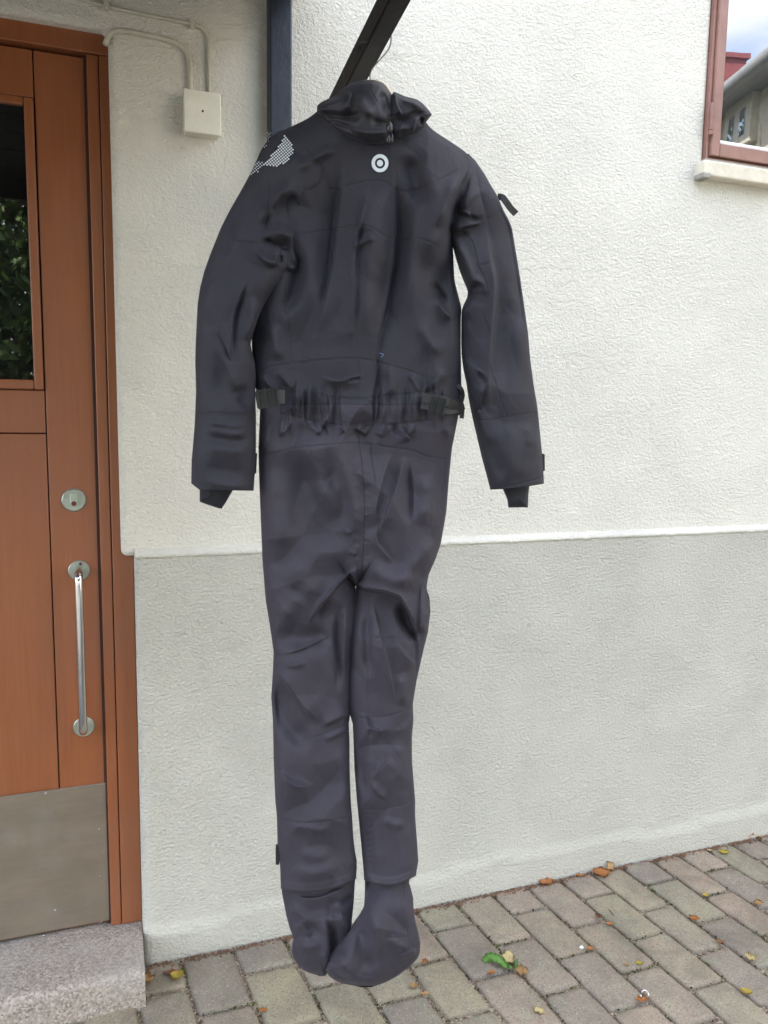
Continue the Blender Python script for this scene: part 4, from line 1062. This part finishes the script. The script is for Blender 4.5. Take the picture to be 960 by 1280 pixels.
def shell(name, rowsL, rowsR, ys, zfun, mat, parent, ncol=200, back=0.6, nback=36, ymap=None, Tback=0.05, off=None, capT=True, inner=0, collapse=None):
    """closed garment piece: a detailed back-of-suit face towards the viewer and a plainer far face"""
    ys = np.asarray(ys, float); xl = np.asarray(rowsL, float); xr = np.asarray(rowsR, float)
    u = (1 - np.cos(np.linspace(0, math.pi, ncol))) / 2; u = 0.35 * u + 0.65 * np.linspace(0, 1, ncol)
    X = xl[:, None] + (xr - xl)[:, None] * u[None]; Y = np.repeat(ys[:, None], ncol, 1)
    Z = zfun(X.ravel(), Y.ravel()).reshape(X.shape)
    Y2 = Y if ymap is None else ymap(X, Y)
    if off is not None: Z = Z + off(X, Y)
    Pf = SP(X.ravel(), Y2.ravel(), Z.ravel()).reshape(len(ys), ncol, 3)
    ub = np.linspace(1, 0, nback + 2)[1:-1]
    Xb = xl[:, None] + (xr - xl)[:, None] * ub[None]; Yb = np.repeat(ys[:, None], nback, 1)
    hw = np.minimum(ub, 1 - ub)[None] * (xr - xl)[:, None]
    Zb = -infl(hw, 50, Tback * back) * np.clip((ys - ys[0] + 2) / 30, 0, 1)[:, None] + soft_noise(Xb, Yb, 40, 9) * 0.004 * np.clip(hw / 20, 0, 1)
    if off is not None: Zb = Zb + off(Xb, Yb)
    Y2b = Yb if ymap is None else ymap(Xb, Yb)
    Pb = SP(Xb.ravel(), Y2b.ravel(), Zb.ravel()).reshape(len(ys), nback, 3)
    ring = np.concatenate([Pf, Pb], 1); n = ring.shape[1]; R_ = len(ys)
    idx = np.arange(R_ * n).reshape(R_, n)
    a = idx[:-1]; b = idx[1:]; q = np.stack([a, np.roll(a, -1, 1), np.roll(b, -1, 1), b], -1).reshape(-1, 4)
    faces = q.tolist()
    if capT: faces.append(idx[0][::-1].tolist())
    faces.append(idx[-1].tolist())
    me = bpy.data.meshes.new(name); me.from_pydata(ring.reshape(-1, 3).tolist(), [], faces); me.update()
    o = link(name, me, mat, parent, smooth=True)
    return o
suit = thing('drysuit', 'charcoal drysuit hanging by its neck with its back to the viewer and attached socks', 'drysuit', tuple(SP([470], [1170])[0]))
# torso
ys = np.arange(118, 506.1, 1.0)
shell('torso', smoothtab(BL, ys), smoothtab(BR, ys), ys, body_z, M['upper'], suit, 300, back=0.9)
# trousers: one mesh; above the crotch both halves share the middle column
def trousers():
    ys = np.arange(506, 1112.1, 1.0); n = 150; nb = 16
    rows = []
    mid = 446 - (ys - 700) * 0.0
    L = smoothtab(BL, ys, 3); R_ = smoothtab(BR, ys, 3)
    ml = np.where(ys < 732, 446.0, interp(ML, ys)); mr = np.where(ys < 732, 446.0, interp(MR, ys))
    k = sstep(690, 733, ys); ml = np.where(ys < 733, 446 * (1 - k) + 444.6 * k, ml); mr = np.where(ys < 733, 446 * (1 - k) + 444.6 * k, mr)
    def ymap(X, Y):
        w = sstep(1060, 1110, Y)
        left = X < 449
        t1 = np.clip((X - 351) / (446 - 351), 0, 1); t2 = np.clip((X - 455) / (522 - 455), 0, 1)
        h = np.where(left, -1 + 6.5 * np.sin(np.pi * np.clip(t1, 0, 1) * 0.95) - 14 * t1 ** 2.0, -12 + 9 * np.sin(np.pi * t2 * .9) - 9.5 * t2 ** 2)
        return Y + w * h
    V = []; Fc = []
    u = (1 - np.cos(np.linspace(0, math.pi, n))) / 2; u = 0.4 * u + 0.6 * np.linspace(0, 1, n)
    def side(xa, xb, z_edge_in):
        X = xa[:, None] + (xb - xa)[:, None] * u[None]; Y = np.repeat(ys[:, None], n, 1)
        return X, Y
    for s, (xa, xb) in enumerate(((L, ml), (mr, R_))):
        X, Y = side(xa, xb, 0); Z = body_z(X.ravel(), Y.ravel()).reshape(X.shape)
        # below the crotch the inner edge curls back to meet the far face
        Pf = SP(X.ravel(), ymap(X, Y).ravel(), Z.ravel()).reshape(len(ys), n, 3)
        ub = np.linspace(1, 0, nb + 2)
        Xb = xa[:, None] + (xb - xa)[:, None] * ub[None]; Yb = np.repeat(ys[:, None], nb + 2, 1)
        c = sstep(690, CROTCH, ys)[:, None]
        full = infl(np.minimum(Xb - L[:, None], R_[:, None] - Xb), 60, 0.05)
        own = infl(np.minimum(Xb - xa[:, None], xb[:, None] - Xb), 44, 0.045)
        Zb = -(full * (1 - c) + own * c)
        Pb = SP(Xb.ravel(), ymap(Xb, Yb).ravel(), Zb.ravel()).reshape(len(ys), nb + 2, 3)
        ring = np.concatenate([Pf, Pb[:, 1:-1]], 1)
        if s == 0: ring = np.concatenate([Pf, Pb[:, :-1]], 1)       # keeps the far middle vertex
        else: ring = np.concatenate([Pf, Pb[:, 1:]], 1)
        off_ = len(V) and sum(len(v) for v in V)
        m = ring.shape[1]; idx = np.arange(len(ys) * m).reshape(len(ys), m) + off_
        a = idx[:-1]; b = idx[1:]; ra = np.roll(a, -1, 1); rb = np.roll(b, -1, 1)
        q = np.stack([a, ra, rb, b], -1)
        # drop the hidden partition between the halves above the crotch
        yy = ys[:-1]
        jj = (n - 1) if s == 0 else (m - 1)
        q2 = [q[r, c_] for r in range(q.shape[0]) for c_ in ([jj] if yy[r] >= 728 else [])]
        keep = np.ones(m, bool); keep[jj] = False
        Fc += q[:, keep].reshape(-1, 4).tolist() + [list(map(int, t)) for t in q2]
        Fc.append(idx[-1].tolist())
        V.append(ring.reshape(-1, 3))
    me = bpy.data.meshes.new('trousers'); me.from_pydata(np.concatenate(V).tolist(), [], Fc); me.update()
    bm = bmesh.new(); bm.from_mesh(me)
    near = [v for v in bm.verts if abs((Vector(SP([446], [640])[0]) - v.co).x) < 0.03]
    bmesh.ops.remove_doubles(bm, verts=near, dist=0.00012)
    bm.to_mesh(me); bm.free()
    return link('trousers', me, M['fabric'], suit, smooth=True)
trs = trousers()
# sleeves
SLo = [(163, 352), (167, 343), (176, 334), (187, 327), (200, 321), (211, 316), (228, 307), (244, 298), (265, 286), (285, 276), (300, 270), (320, 262), (340, 255), (360, 250), (380, 247), (400, 246), (430, 244.5), (455, 244), (490, 245), (515, 244), (535, 243), (558, 241), (575, 239.5), (603, 239)]
SLi = [(163, 356), (167, 362), (176, 374), (187, 384), (200, 394), (210, 402), (225, 400), (240, 388), (255, 379), (270, 377), (285, 375), (300, 368), (312, 369), (325, 372), (338, 373), (345, 370), (352, 362), (360, 350), (368, 340), (380, 331), (395, 324), (415, 317), (430, 313), (440, 315), (455, 319), (470, 320), (490, 319), (520, 320), (560, 320), (590, 318), (603, 317)]
SRi = [(192, 582), (200, 586), (207, 588), (215, 585), (225, 580), (240, 573), (255, 567), (270, 562), (285, 559), (292, 560), (300, 563), (312, 567), (322, 569.5), (340, 575), (355, 581), (364, 585), (372, 584), (382, 579), (388, 577), (400, 576.5), (430, 576.5), (445, 577), (460, 579), (480, 583), (500, 586), (520, 590), (550, 597), (570, 602), (590, 608), (608, 613)]
SRo = [(192, 585), (199, 593), (206, 598), (218, 606), (232, 614), (245, 622), (262, 629), (275, 636), (285, 640), (300, 642.5), (315, 645), (345, 650), (380, 655), (415, 660), (450, 663), (480, 667), (510, 672), (540, 675), (560, 677), (585, 679), (608, 680)]
def sleeve(outer, inner, y0, y1, left):
    Lt, Rt_ = (outer, inner) if left else (inner, outer)
    poly = poly_from(Lt, Rt_, y0, y1 + 30, 6)
    b0, b1 = (225, 300) if left else (235, 300)
    def zf(x, y):
        own = infl(dist_poly(x, y, poly), 28, 0.036, 2.0)
        if left: own = own + 0.018 * sstep(240, 330, y)
        b = sstep(b0, b1, y)
        sh = body_base(x, y) + folds(x, y, boost([t for t in G if min(p[1] for p in t[0]) < 300])) + cloth(x, y) + 0.0022
        z = sh * (1 - b) + own * b
        env = sstep(0, 5, dist_poly(x, y, poly)) * 0.75 + 0.25
        return z + (folds(x, y, boost(GS)) + cloth(x + 400, y) * b) * env + seams(x, y, SEAM_L if left else SEAM_R)
    ys = np.arange(y0, y1 + .1, 1.0)
    def ymap(X, Y):
        w = sstep(y1 - 60, y1, Y)
        if left:
            t = np.clip((X - 239) / 78, 0, 1); return Y + w * (1 + 8 * np.clip(t / 0.13, 0, 1) + 1.5 * t)
        t = np.clip((X - 613) / 67, 0, 1); return Y + w * (4 - 2 * t - 5.5 * t ** 2)
    off = (lambda X, Y: 0.012 * sstep(300, 420, Y)) if left else None
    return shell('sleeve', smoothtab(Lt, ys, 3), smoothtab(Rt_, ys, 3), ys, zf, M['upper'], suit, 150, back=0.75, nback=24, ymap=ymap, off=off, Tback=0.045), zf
sl, zsl = sleeve(SLo, SLi, 163, 603, True)
sr, zsr = sleeve(SRo, SRi, 192, 608, False)
# generic small shells (wrist seals, socks, collar)
def piece(name, Lt, Rt_, y0, y1, R, T, mat, parent, fl=(), base_off=0.0, ymap=None, step=1.0, ncol=90, seam=(), p=2.3, noise=0.001, sm=2, back=0.7, tuck=None):
    poly = poly_from(Lt, Rt_, y0, y1, 3)
    def zf(x, y):
        return (infl(dist_poly(x, y, poly), R, T, p) + base_off) * (1 if tuck is None else 0.42 + 0.58 * sstep(tuck, tuck + 45, y)) + (folds(x, y, [(q, w, a * 0.0021, k) for q, w, a, k in fl]) + cloth(x + 90, y) * 1.0) * sstep(0, 6, dist_poly(x, y, poly)) + (seams(x, y, seam) if seam else 0)
    ys = np.arange(y0, y1 + .01, step)
    return shell(name, smoothtab(Lt, ys, sm), smoothtab(Rt_, ys, sm), ys, zf, mat, parent, ncol, nback=20, ymap=ymap, Tback=T, back=back, off=None), zf
piece('wrist_seal', [(598, 250), (610, 249.5), (627, 249.5), (629, 254), (633, 266), (635.5, 274)], [(598, 298), (610, 293), (618, 288), (627, 283), (633, 279), (636, 277)], 598, 636, 16, 0.022, M['neoprene'], suit, base_off=0.02, step=0.8, ncol=60, sm=.5)
piece('wrist_seal', [(596, 620), (606, 626), (615, 630), (624, 634), (634.5, 635.5)], [(596, 664), (606, 662), (618, 660.5), (634.5, 660)], 596, 635, 15, 0.022, M['neoprene'], suit, step=0.8, ncol=60, sm=.5)
# socks
SKl = [(1088, 353), (1104, 353), (1112, 352), (1120, 353), (1130, 355), (1145, 358), (1160, 362), (1172, 367), (1180, 365), (1190, 364.5), (1200, 368), (1208, 374), (1214, 381), (1218, 392), (1220, 402)]
SKr = [(1088, 444), (1100, 444), (1115, 443), (1130, 442), (1145, 440.5), (1160, 439), (1172, 438), (1185, 434), (1195, 426), (1205, 418), (1214, 411), (1220, 406)]
piece('sock', SKl, SKr, 1088, 1220, 30, 0.036, M['fabric'], suit, [
    ([(366, 1120), (395, 1125), (425, 1112), (442, 1105)], 5, 5, 's'), ([(425, 1132), (435, 1122), (442, 1118)], 4, -5, 'r'), ([(405, 1145), (409, 1170), (411, 1195), (404, 1216)], 5, 10, 's'), ([(412, 1150), (416, 1185), (412, 1208)], 6, -8, 'r'),
    ([(375, 1150), (384, 1165), (392, 1168)], 4, 5, 's'), ([(362, 1130), (378, 1145), (390, 1160)], 6, 4, 'r'), ([(370, 1190), (385, 1182), (405, 1180)], 8, 5, 'r'), ([(425, 1140), (432, 1155), (438, 1160)], 5, 4, 's'), ([(420, 1120), (412, 1135), (420, 1150)], 6, -4, 'r')],
    base_off=-0.004, sm=2, ncol=120, tuck=1108)
SRl = [(1086, 457), (1100, 456), (1118, 456), (1133, 455), (1142, 450), (1152, 443), (1162, 438), (1174, 429), (1186, 418), (1196, 410), (1204, 407), (1212, 406.5), (1220, 411), (1227, 421), (1231, 434), (1234, 455)]
SRr = [(1086, 514), (1096, 514), (1102, 511), (1112, 514), (1122, 516.5), (1135, 517), (1150, 519), (1165, 523), (1178, 525.5), (1190, 525), (1198, 522), (1206, 515), (1214, 505), (1221, 495), (1227, 484), (1231, 474), (1234, 462)]
piece('sock', SRl, SRr, 1086, 1234, 34, 0.042, M['fabric'], suit, [
    ([(462, 1110), (466, 1140), (472, 1170), (478, 1205)], 11, 7, 'r'), ([(455, 1140), (450, 1170), (456, 1205), (470, 1225)], 12, -9, 'r'), ([(495, 1196), (508, 1192), (523, 1185)], 4, 5, 's'), ([(485, 1170), (500, 1186), (515, 1180)], 7, 4, 'r'),
    ([(424, 1185), (430, 1210), (445, 1222)], 7, 4, 'r'), ([(500, 1120), (508, 1145), (505, 1165)], 6, 3, 'r'), ([(410, 1205), (420, 1218), (440, 1228)], 4, -3, 'r')],
    base_off=0.012, seam=[[(504, 1100), (506, 1140), (509, 1165), (510, 1188)], [(478, 1172), (500, 1173), (522, 1166)], [(417, 1200), (436, 1215), (470, 1222), (505, 1208)]], sm=2, ncol=140, tuck=1100)
# collar: inner stand, wrapped hood roll on both sides
CLl = [(100, 452), (103, 442), (107, 433), (112, 427), (118, 422), (123, 411), (128, 401), (132, 396.5), (139, 396), (146, 401), (154, 408), (162, 416), (170, 427), (177, 441), (184, 458)]
CLr = [(100, 466), (103, 478), (108, 483), (113, 486), (119, 490), (126, 494), (135, 500), (145, 506), (155, 508), (163, 506), (170, 500), (177, 492), (184, 476)]
piece('collar', CLl, CLr, 100, 184, 34, 0.050, M['yoke'], suit, [
    ([(438, 112), (434, 128), (437, 140)], 5, 6, 's'), ([(399, 138), (412, 144), (436, 147), (455, 142)], 5, -7, 'r'), ([(402, 130), (420, 127), (432, 120)], 6, 5, 'r'), ([(412, 155), (440, 163), (470, 168), (500, 160)], 8, 7, 's'),
    ([(408, 150), (430, 156), (448, 170)], 4, -5, 'r'), ([(445, 118), (455, 135), (468, 147)], 7, 5, 'r'), ([(478, 112), (482, 130), (486, 144)], 5, -6, 'r'), ([(462, 150), (480, 156), (500, 150)], 5, -4, 'r')],
    base_off=0.022, seam=[[(464, 116), (472, 128), (485, 144)]], step=0.6, ncol=140, sm=1)
HLl = [(115, 492), (118, 490), (124, 489), (132, 487), (140, 484), (150, 485), (160, 487), (168, 489), (176, 488)]
HLr = [(115, 494), (118, 501), (121, 508), (124, 521), (129, 528), (134, 533), (139, 537), (143, 540), (147, 537), (152, 533), (158, 530), (164, 523), (170, 512), (176, 497)]
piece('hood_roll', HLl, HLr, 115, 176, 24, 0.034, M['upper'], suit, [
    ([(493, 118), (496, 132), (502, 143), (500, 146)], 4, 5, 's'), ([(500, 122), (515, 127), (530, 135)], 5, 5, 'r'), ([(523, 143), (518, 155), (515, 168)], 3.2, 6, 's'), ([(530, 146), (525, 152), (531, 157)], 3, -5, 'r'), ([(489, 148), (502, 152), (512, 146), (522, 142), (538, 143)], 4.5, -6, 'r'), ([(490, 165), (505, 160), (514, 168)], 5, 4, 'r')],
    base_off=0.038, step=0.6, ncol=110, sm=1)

# prints on the cloth, laid on the surface they belong to
def surf_patch(name, zf, loops, mat, parent, lift=0.0009, deform=None):
    """loops: list of polygons (lists of px points), each laid flat on the cloth as one face"""
    V = []; Fc = []
    for lp in loops:
        a = np.array(lp, float); z = zf(a[:, 0], a[:, 1]) + lift
        P = SP(a[:, 0], a[:, 1], z); i0 = len(V); V += P.tolist(); Fc.append(list(range(i0, i0 + len(lp))))
    me = bpy.data.meshes.new(name); me.from_pydata(V, [], Fc); return link(name, me, mat, parent)
def ring_loops(cx, cy, rx, ry, r0, r1, n=40, rings=3):
    L = []
    for k in range(n):
        a0, a1 = 2 * math.pi * k / n, 2 * math.pi * (k + 1) / n
        for j in range(rings):
            q0 = r0 + (r1 - r0) * j / rings; q1 = r0 + (r1 - r0) * (j + 1) / rings
            L.append([(cx + rx * q * math.cos(a), cy + ry * q * math.sin(a)) for q, a in ((q0, a0), (q1, a0), (q1, a1), (q0, a1))])
    return L
for lo, hi in ((0.60, 1.0), (0.0, 0.36)):
    e_ = surf_patch('emblem', body_z, ring_loops(475, 204, 10.6, 11.3, lo, hi), M['reflect'], suit, 0.0014)
    bm = bmesh.new(); bm.from_mesh(e_.data); bmesh.ops.remove_doubles(bm, verts=bm.verts[:], dist=0.00005); bm.to_mesh(e_.data); bm.free()
def inside(pt, poly):
    x, y = pt; c = False; n = len(poly)
    for i in range(n):
        x1, y1 = poly[i]; x2, y2 = poly[(i + 1) % n]
        if (y1 > y) != (y2 > y) and x < (x2 - x1) * (y - y1) / (y2 - y1) + x1: c = not c
    return c
def dots(poly, pitch, r, ang):
    L = []; ca, sa = math.cos(ang), math.sin(ang)
    xs_ = [p[0] for p in poly]; ys_ = [p[1] for p in poly]; cx, cy = sum(xs_) / len(xs_), sum(ys_) / len(ys_)
    for i in range(-20, 21):
        for j in range(-20, 21):
            for (ox, oy) in ((0, 0), (.5, .5)):
                u, v = (i + ox) * pitch, (j + oy) * pitch; x, y = cx + u * ca - v * sa, cy + u * sa + v * ca
                if inside((x, y), poly): L.append([(x + r * math.cos(a + ang), y + r * math.sin(a + ang)) for a in (0.0, 1.57, 3.14, 4.71)])
    return L
surf_patch('reflective_patch', zsl, dots([(356, 169), (361, 174), (366, 183), (367, 189), (362, 198), (355, 204), (344, 208), (333, 208), (329, 206), (343, 190), (350, 180)], 4.0, 1.3, 0.1), M['reflect'], suit, 0.0035)['kind'] = 'stuff'
surf_patch('reflective_patch', zsl, dots([(334, 165), (341, 166), (332, 184), (324, 186), (326, 178)], 4.0, 0.95, 0.1), M['reflect'], suit, 0.0035)['kind'] = 'stuff'
surf_patch('reflective_patch', zsl, dots([(318, 201), (330, 203), (323, 215), (312, 220), (311, 212)], 4.0, 1.0, 0.1), M['reflect'], suit, 0.0035)['kind'] = 'stuff'
surf_patch('small_print', body_z, [[(474, 441), (480, 442.2), (480, 443.2), (477, 447.5), (476.2, 447), (478.6, 443), (474, 442)]], simple('blue_print', (0.08, 0.12, 0.25), 0.5), suit, 0.0012)

def seam_line(lst, zf, EL, ER, lift=0.0001):
    for pl_ in lst:
        P = chaikin(pl_, 2); Q = [P[0]]
        for a, b in zip(P, P[1:]):
            n_ = max(1, int(np.hypot(*(b - a)) / 3)); Q += [a + (b - a) * (k + 1) / n_ for k in range(n_)]
        Q = np.array(Q); Q = Q[(Q[:, 0] > interp(EL, Q[:, 1]) + 3) & (Q[:, 0] < interp(ER, Q[:, 1]) - 3)]
        if zf is body_z: Q = Q[(Q[:, 1] < 730) | (Q[:, 0] < interp(ML, Q[:, 1]) - 3.5) | (Q[:, 0] > interp(MR, Q[:, 1]) + 3.5)]
        if len(Q) < 3: continue
        pts = SP(Q[:, 0], Q[:, 1], zf(Q[:, 0], Q[:, 1]) + lift)
        obj('seam', tube(bmesh.new(), [tuple(p) for p in pts], 0.00075, 5), M['thread'], suit, smooth=True)
seam_line([q for q in SEAM_B if q is not SEAM_B[-1]], body_z, BL, BR)
seam_line(SEAM_L, lambda x, y: zsl(x, y) + 0.012 * sstep(300, 420, y), SLo, SLi); seam_line(SEAM_R, zsr, SRi, SRo)

# buckles, straps and tabs
def sbox(name, cx, cy, d, wx, wy, th, ang, mat, parent, bev=0.001):
    """small bevelled block lying on the cloth: size in metres, angle in the suit plane"""
    o = Vector(SP([cx], [cy], [d])[0]); ex = Vector((math.cos(SA), -math.sin(SA), 0)); ez = Vector((0, 0, 1)); en = Vector(SN)
    ca, sa = math.cos(ang), math.sin(ang); ax = ex * ca + ez * sa; ay = ex * -sa + ez * ca
    bm = bmesh.new(); r = bmesh.ops.create_cube(bm, size=1)
    for v in r['verts']: v.co = Vector((v.co.x * wx, v.co.y * wy, v.co.z * th))
    if bev: bmesh.ops.bevel(bm, geom=bm.edges[:], offset=bev, segments=2, affect='EDGES')
    for v in bm.verts: v.co = o + ax * v.co.x + ay * v.co.y + en * v.co.z
    return obj(name, bm, mat, parent)
def zat(x, y): return float(body_z(np.array([float(x)]), np.array([float(y)]))[0])
def strap(name, pts, width, th, mat, parent, zf=None):
    """ribbon through (px, py, lift)"""
    P = smooth_pts([Vector((x, y, l)) for x, y, l in pts], 6); bm = bmesh.new(); prev = None
    for i, p in enumerate(P):
        t = P[min(i + 1, len(P) - 1)] - P[max(i - 1, 0)]; n = Vector((-t.y, t.x, 0)).normalized() * width / 2
        rr = []
        for s, l in ((1, 0), (-1, 0), (-1, th), (1, th)):
            q = p + n * s; rr.append(bm.verts.new(SP([q.x], [q.y], [p.z + l])[0]))
        if prev:
            for k in range(4): bm.faces.new((prev[k], prev[(k + 1) % 4], rr[(k + 1) % 4], rr[k]))
        else: bm.faces.new(rr)
        prev = rr
    bm.faces.new(prev); return obj(name, bm, mat, parent)
MM = 0.00147
b1 = strap('waist_strap', [(322, 499, 0.062), (330, 497, 0.070), (345, 496, 0.074), (356, 496, 0.068)], 17, 0.002, M['webbing'], suit)
bk = sbox('buckle', 333.5, 498, 0.084, 24 * MM, 21 * MM, 0.006, RAD(9), M['buckle'], suit, 0.002)
for dx in (-10, -1.0, 9.5): sbox('buckle_bar', 333.5 + dx, 498 + (-dx) * 0.16, 0.089, 2.6 * MM, 22.5 * MM, 0.006, RAD(9), M['buckle'], bk, 0.0012)
for dy in (-10.5, 10.5): sbox('buckle_bar', 334 + dy * .1, 498 + dy, 0.089, 23 * MM, 1.9 * MM, 0.004, RAD(9), M['buckle'], bk, 0.0008)
strap('waist_strap', [(527, 503, 0.066), (545, 507, 0.070), (562, 510, 0.060), (574, 508, 0.035), (579, 508, 0.0)], 15, 0.002, M['webbing'], suit)
strap('waist_strap', [(528, 497, 0.070), (550, 500, 0.074), (565, 505, 0.064), (578, 515, 0.03)], 12, 0.002, M['webbing'], suit)
strap('strap_loop', [(572, 481, 0.020), (577, 487, 0.020), (578.5, 495, 0.015), (576, 505, 0.012)], 5, 0.003, M['webbing'], suit)
strap('strap_loop', [(576, 502, 0.022), (578, 510, 0.022), (577, 523, 0.02)], 5.5, 0.003, M['webbing'], suit)
bk2 = sbox('buckle', 547, 508, 0.082, 16 * MM, 19 * MM, 0.005, RAD(-14), M['buckle'], suit, 0.0015)
for dx in (-8, 0, 8): sbox('buckle_bar', 547 + dx, 508 + dx * .25, 0.087, 2.2 * MM, 21 * MM, 0.005, RAD(-14), M['buckle'], bk2, 0.001)
strap('cord', [(543, 498, 0.083), (553, 502, 0.087), (562, 499, 0.078), (574, 500, 0.05)], 0.9, 0.001, M['reflect'] if False else M['buckle'], suit)
# shoulder zip pull
strap('zip_pull', [(622, 246, 0.004), (628, 247, 0.008), (633, 253, 0.010), (638, 260, 0.008), (645, 267.5, 0.006)], 8.5, 0.003, M['webbing'], suit)
# toggles at the collar
def toggle(cx, cy, rx, ry, d):
    o = Vector(SP([cx], [cy], [d])[0]); bm = bmesh.new(); bmesh.ops.create_uvsphere(bm, u_segments=14, v_segments=10, radius=1.0)
    for v in bm.verts: v.co = o + Vector((v.co.x * rx * MM, v.co.y * rx * MM, v.co.z * ry * MM))
    return obj('toggle', bm, M['buckle'], suit, smooth=True)
toggle(487, 160, 3.6, 6, 0.098); toggle(485.5, 174, 2.6, 5.0, 0.092); toggle(489.8, 173, 1.7, 5.2, 0.092)
strap('cord', [(486, 144, 0.085), (487, 152, 0.096), (487, 160, 0.10), (489, 168, 0.096), (491, 176, 0.088)], 1.2, 0.0012, M['buckle'], suit)
# hook-and-loop tabs
sbox('cuff_tab', 318, 579, 0.024, 5 * MM, 24 * MM, 0.010, RAD(-3), M['webbing'], suit, 0.001)
sbox('cuff_tab', 316.8, 581, 0.020, 4.4 * MM, 26 * MM, 0.008, RAD(-4), M['orange_pull'], suit, 0.001)
sbox('cuff_tab', 678.4, 578, 0.0, 3.6 * MM, 21 * MM, 0.010, RAD(3), M['webbing'], suit, 0.001)
sbox('ankle_tab', 347, 1068, 0.004, 4.6 * MM, 24 * MM, 0.012, RAD(0), M['webbing'], suit, 0.001)

# ------------------------------------------------------------------ hanger on the arm
han = thing('hanger', 'wooden hanger with a wire hook on the dark beam, showing above the collar', 'hanger', tuple(SP([468], [102])[0]))
bm = bmesh.new(); prev = None
arc = [(362, 200, 4), (385, 184, 6), (412, 160, 8), (437, 128, 9), (450, 107, 8), (462, 103.5, 8), (475, 105, 8), (487, 116, 9), (502, 150, 9), (530, 180, 7), (565, 208, 4)]
P = smooth_pts([Vector(a) for a in arc], 6)
for p in P:
    rr = []
    for k in range(8):
        a = 2 * math.pi * k / 8
        rr.append(bm.verts.new(SP([p.x], [p.y + math.sin(a) * p.z * 0.5], [math.cos(a) * 0.007])[0]))
    if prev:
        for k in range(8): bm.faces.new((prev[k], prev[(k + 1) % 8], rr[(k + 1) % 8], rr[k]))
    else: bm.faces.new(rr)
    prev = rr
bm.faces.new(prev); obj('bar', bm, M['hangerwood'], han, smooth=True)
hy0 = Vector(SP([464], [104])[0]); ya = hy0.y
top = arm_z(ya) + 0.021
wp_ = [hy0, hy0 + Vector((0, 0, 0.02)), Vector((AX + 0.026, ya, top - 0.035)), Vector((AX + 0.028, ya, top - 0.008)), Vector((AX + 0.015, ya, top + 0.006)), Vector((AX - 0.008, ya, top + 0.004))]
obj('hook', tube(bmesh.new(), smooth_pts(wp_, 6), 0.0014, 8), M['wire'], han, smooth=True)
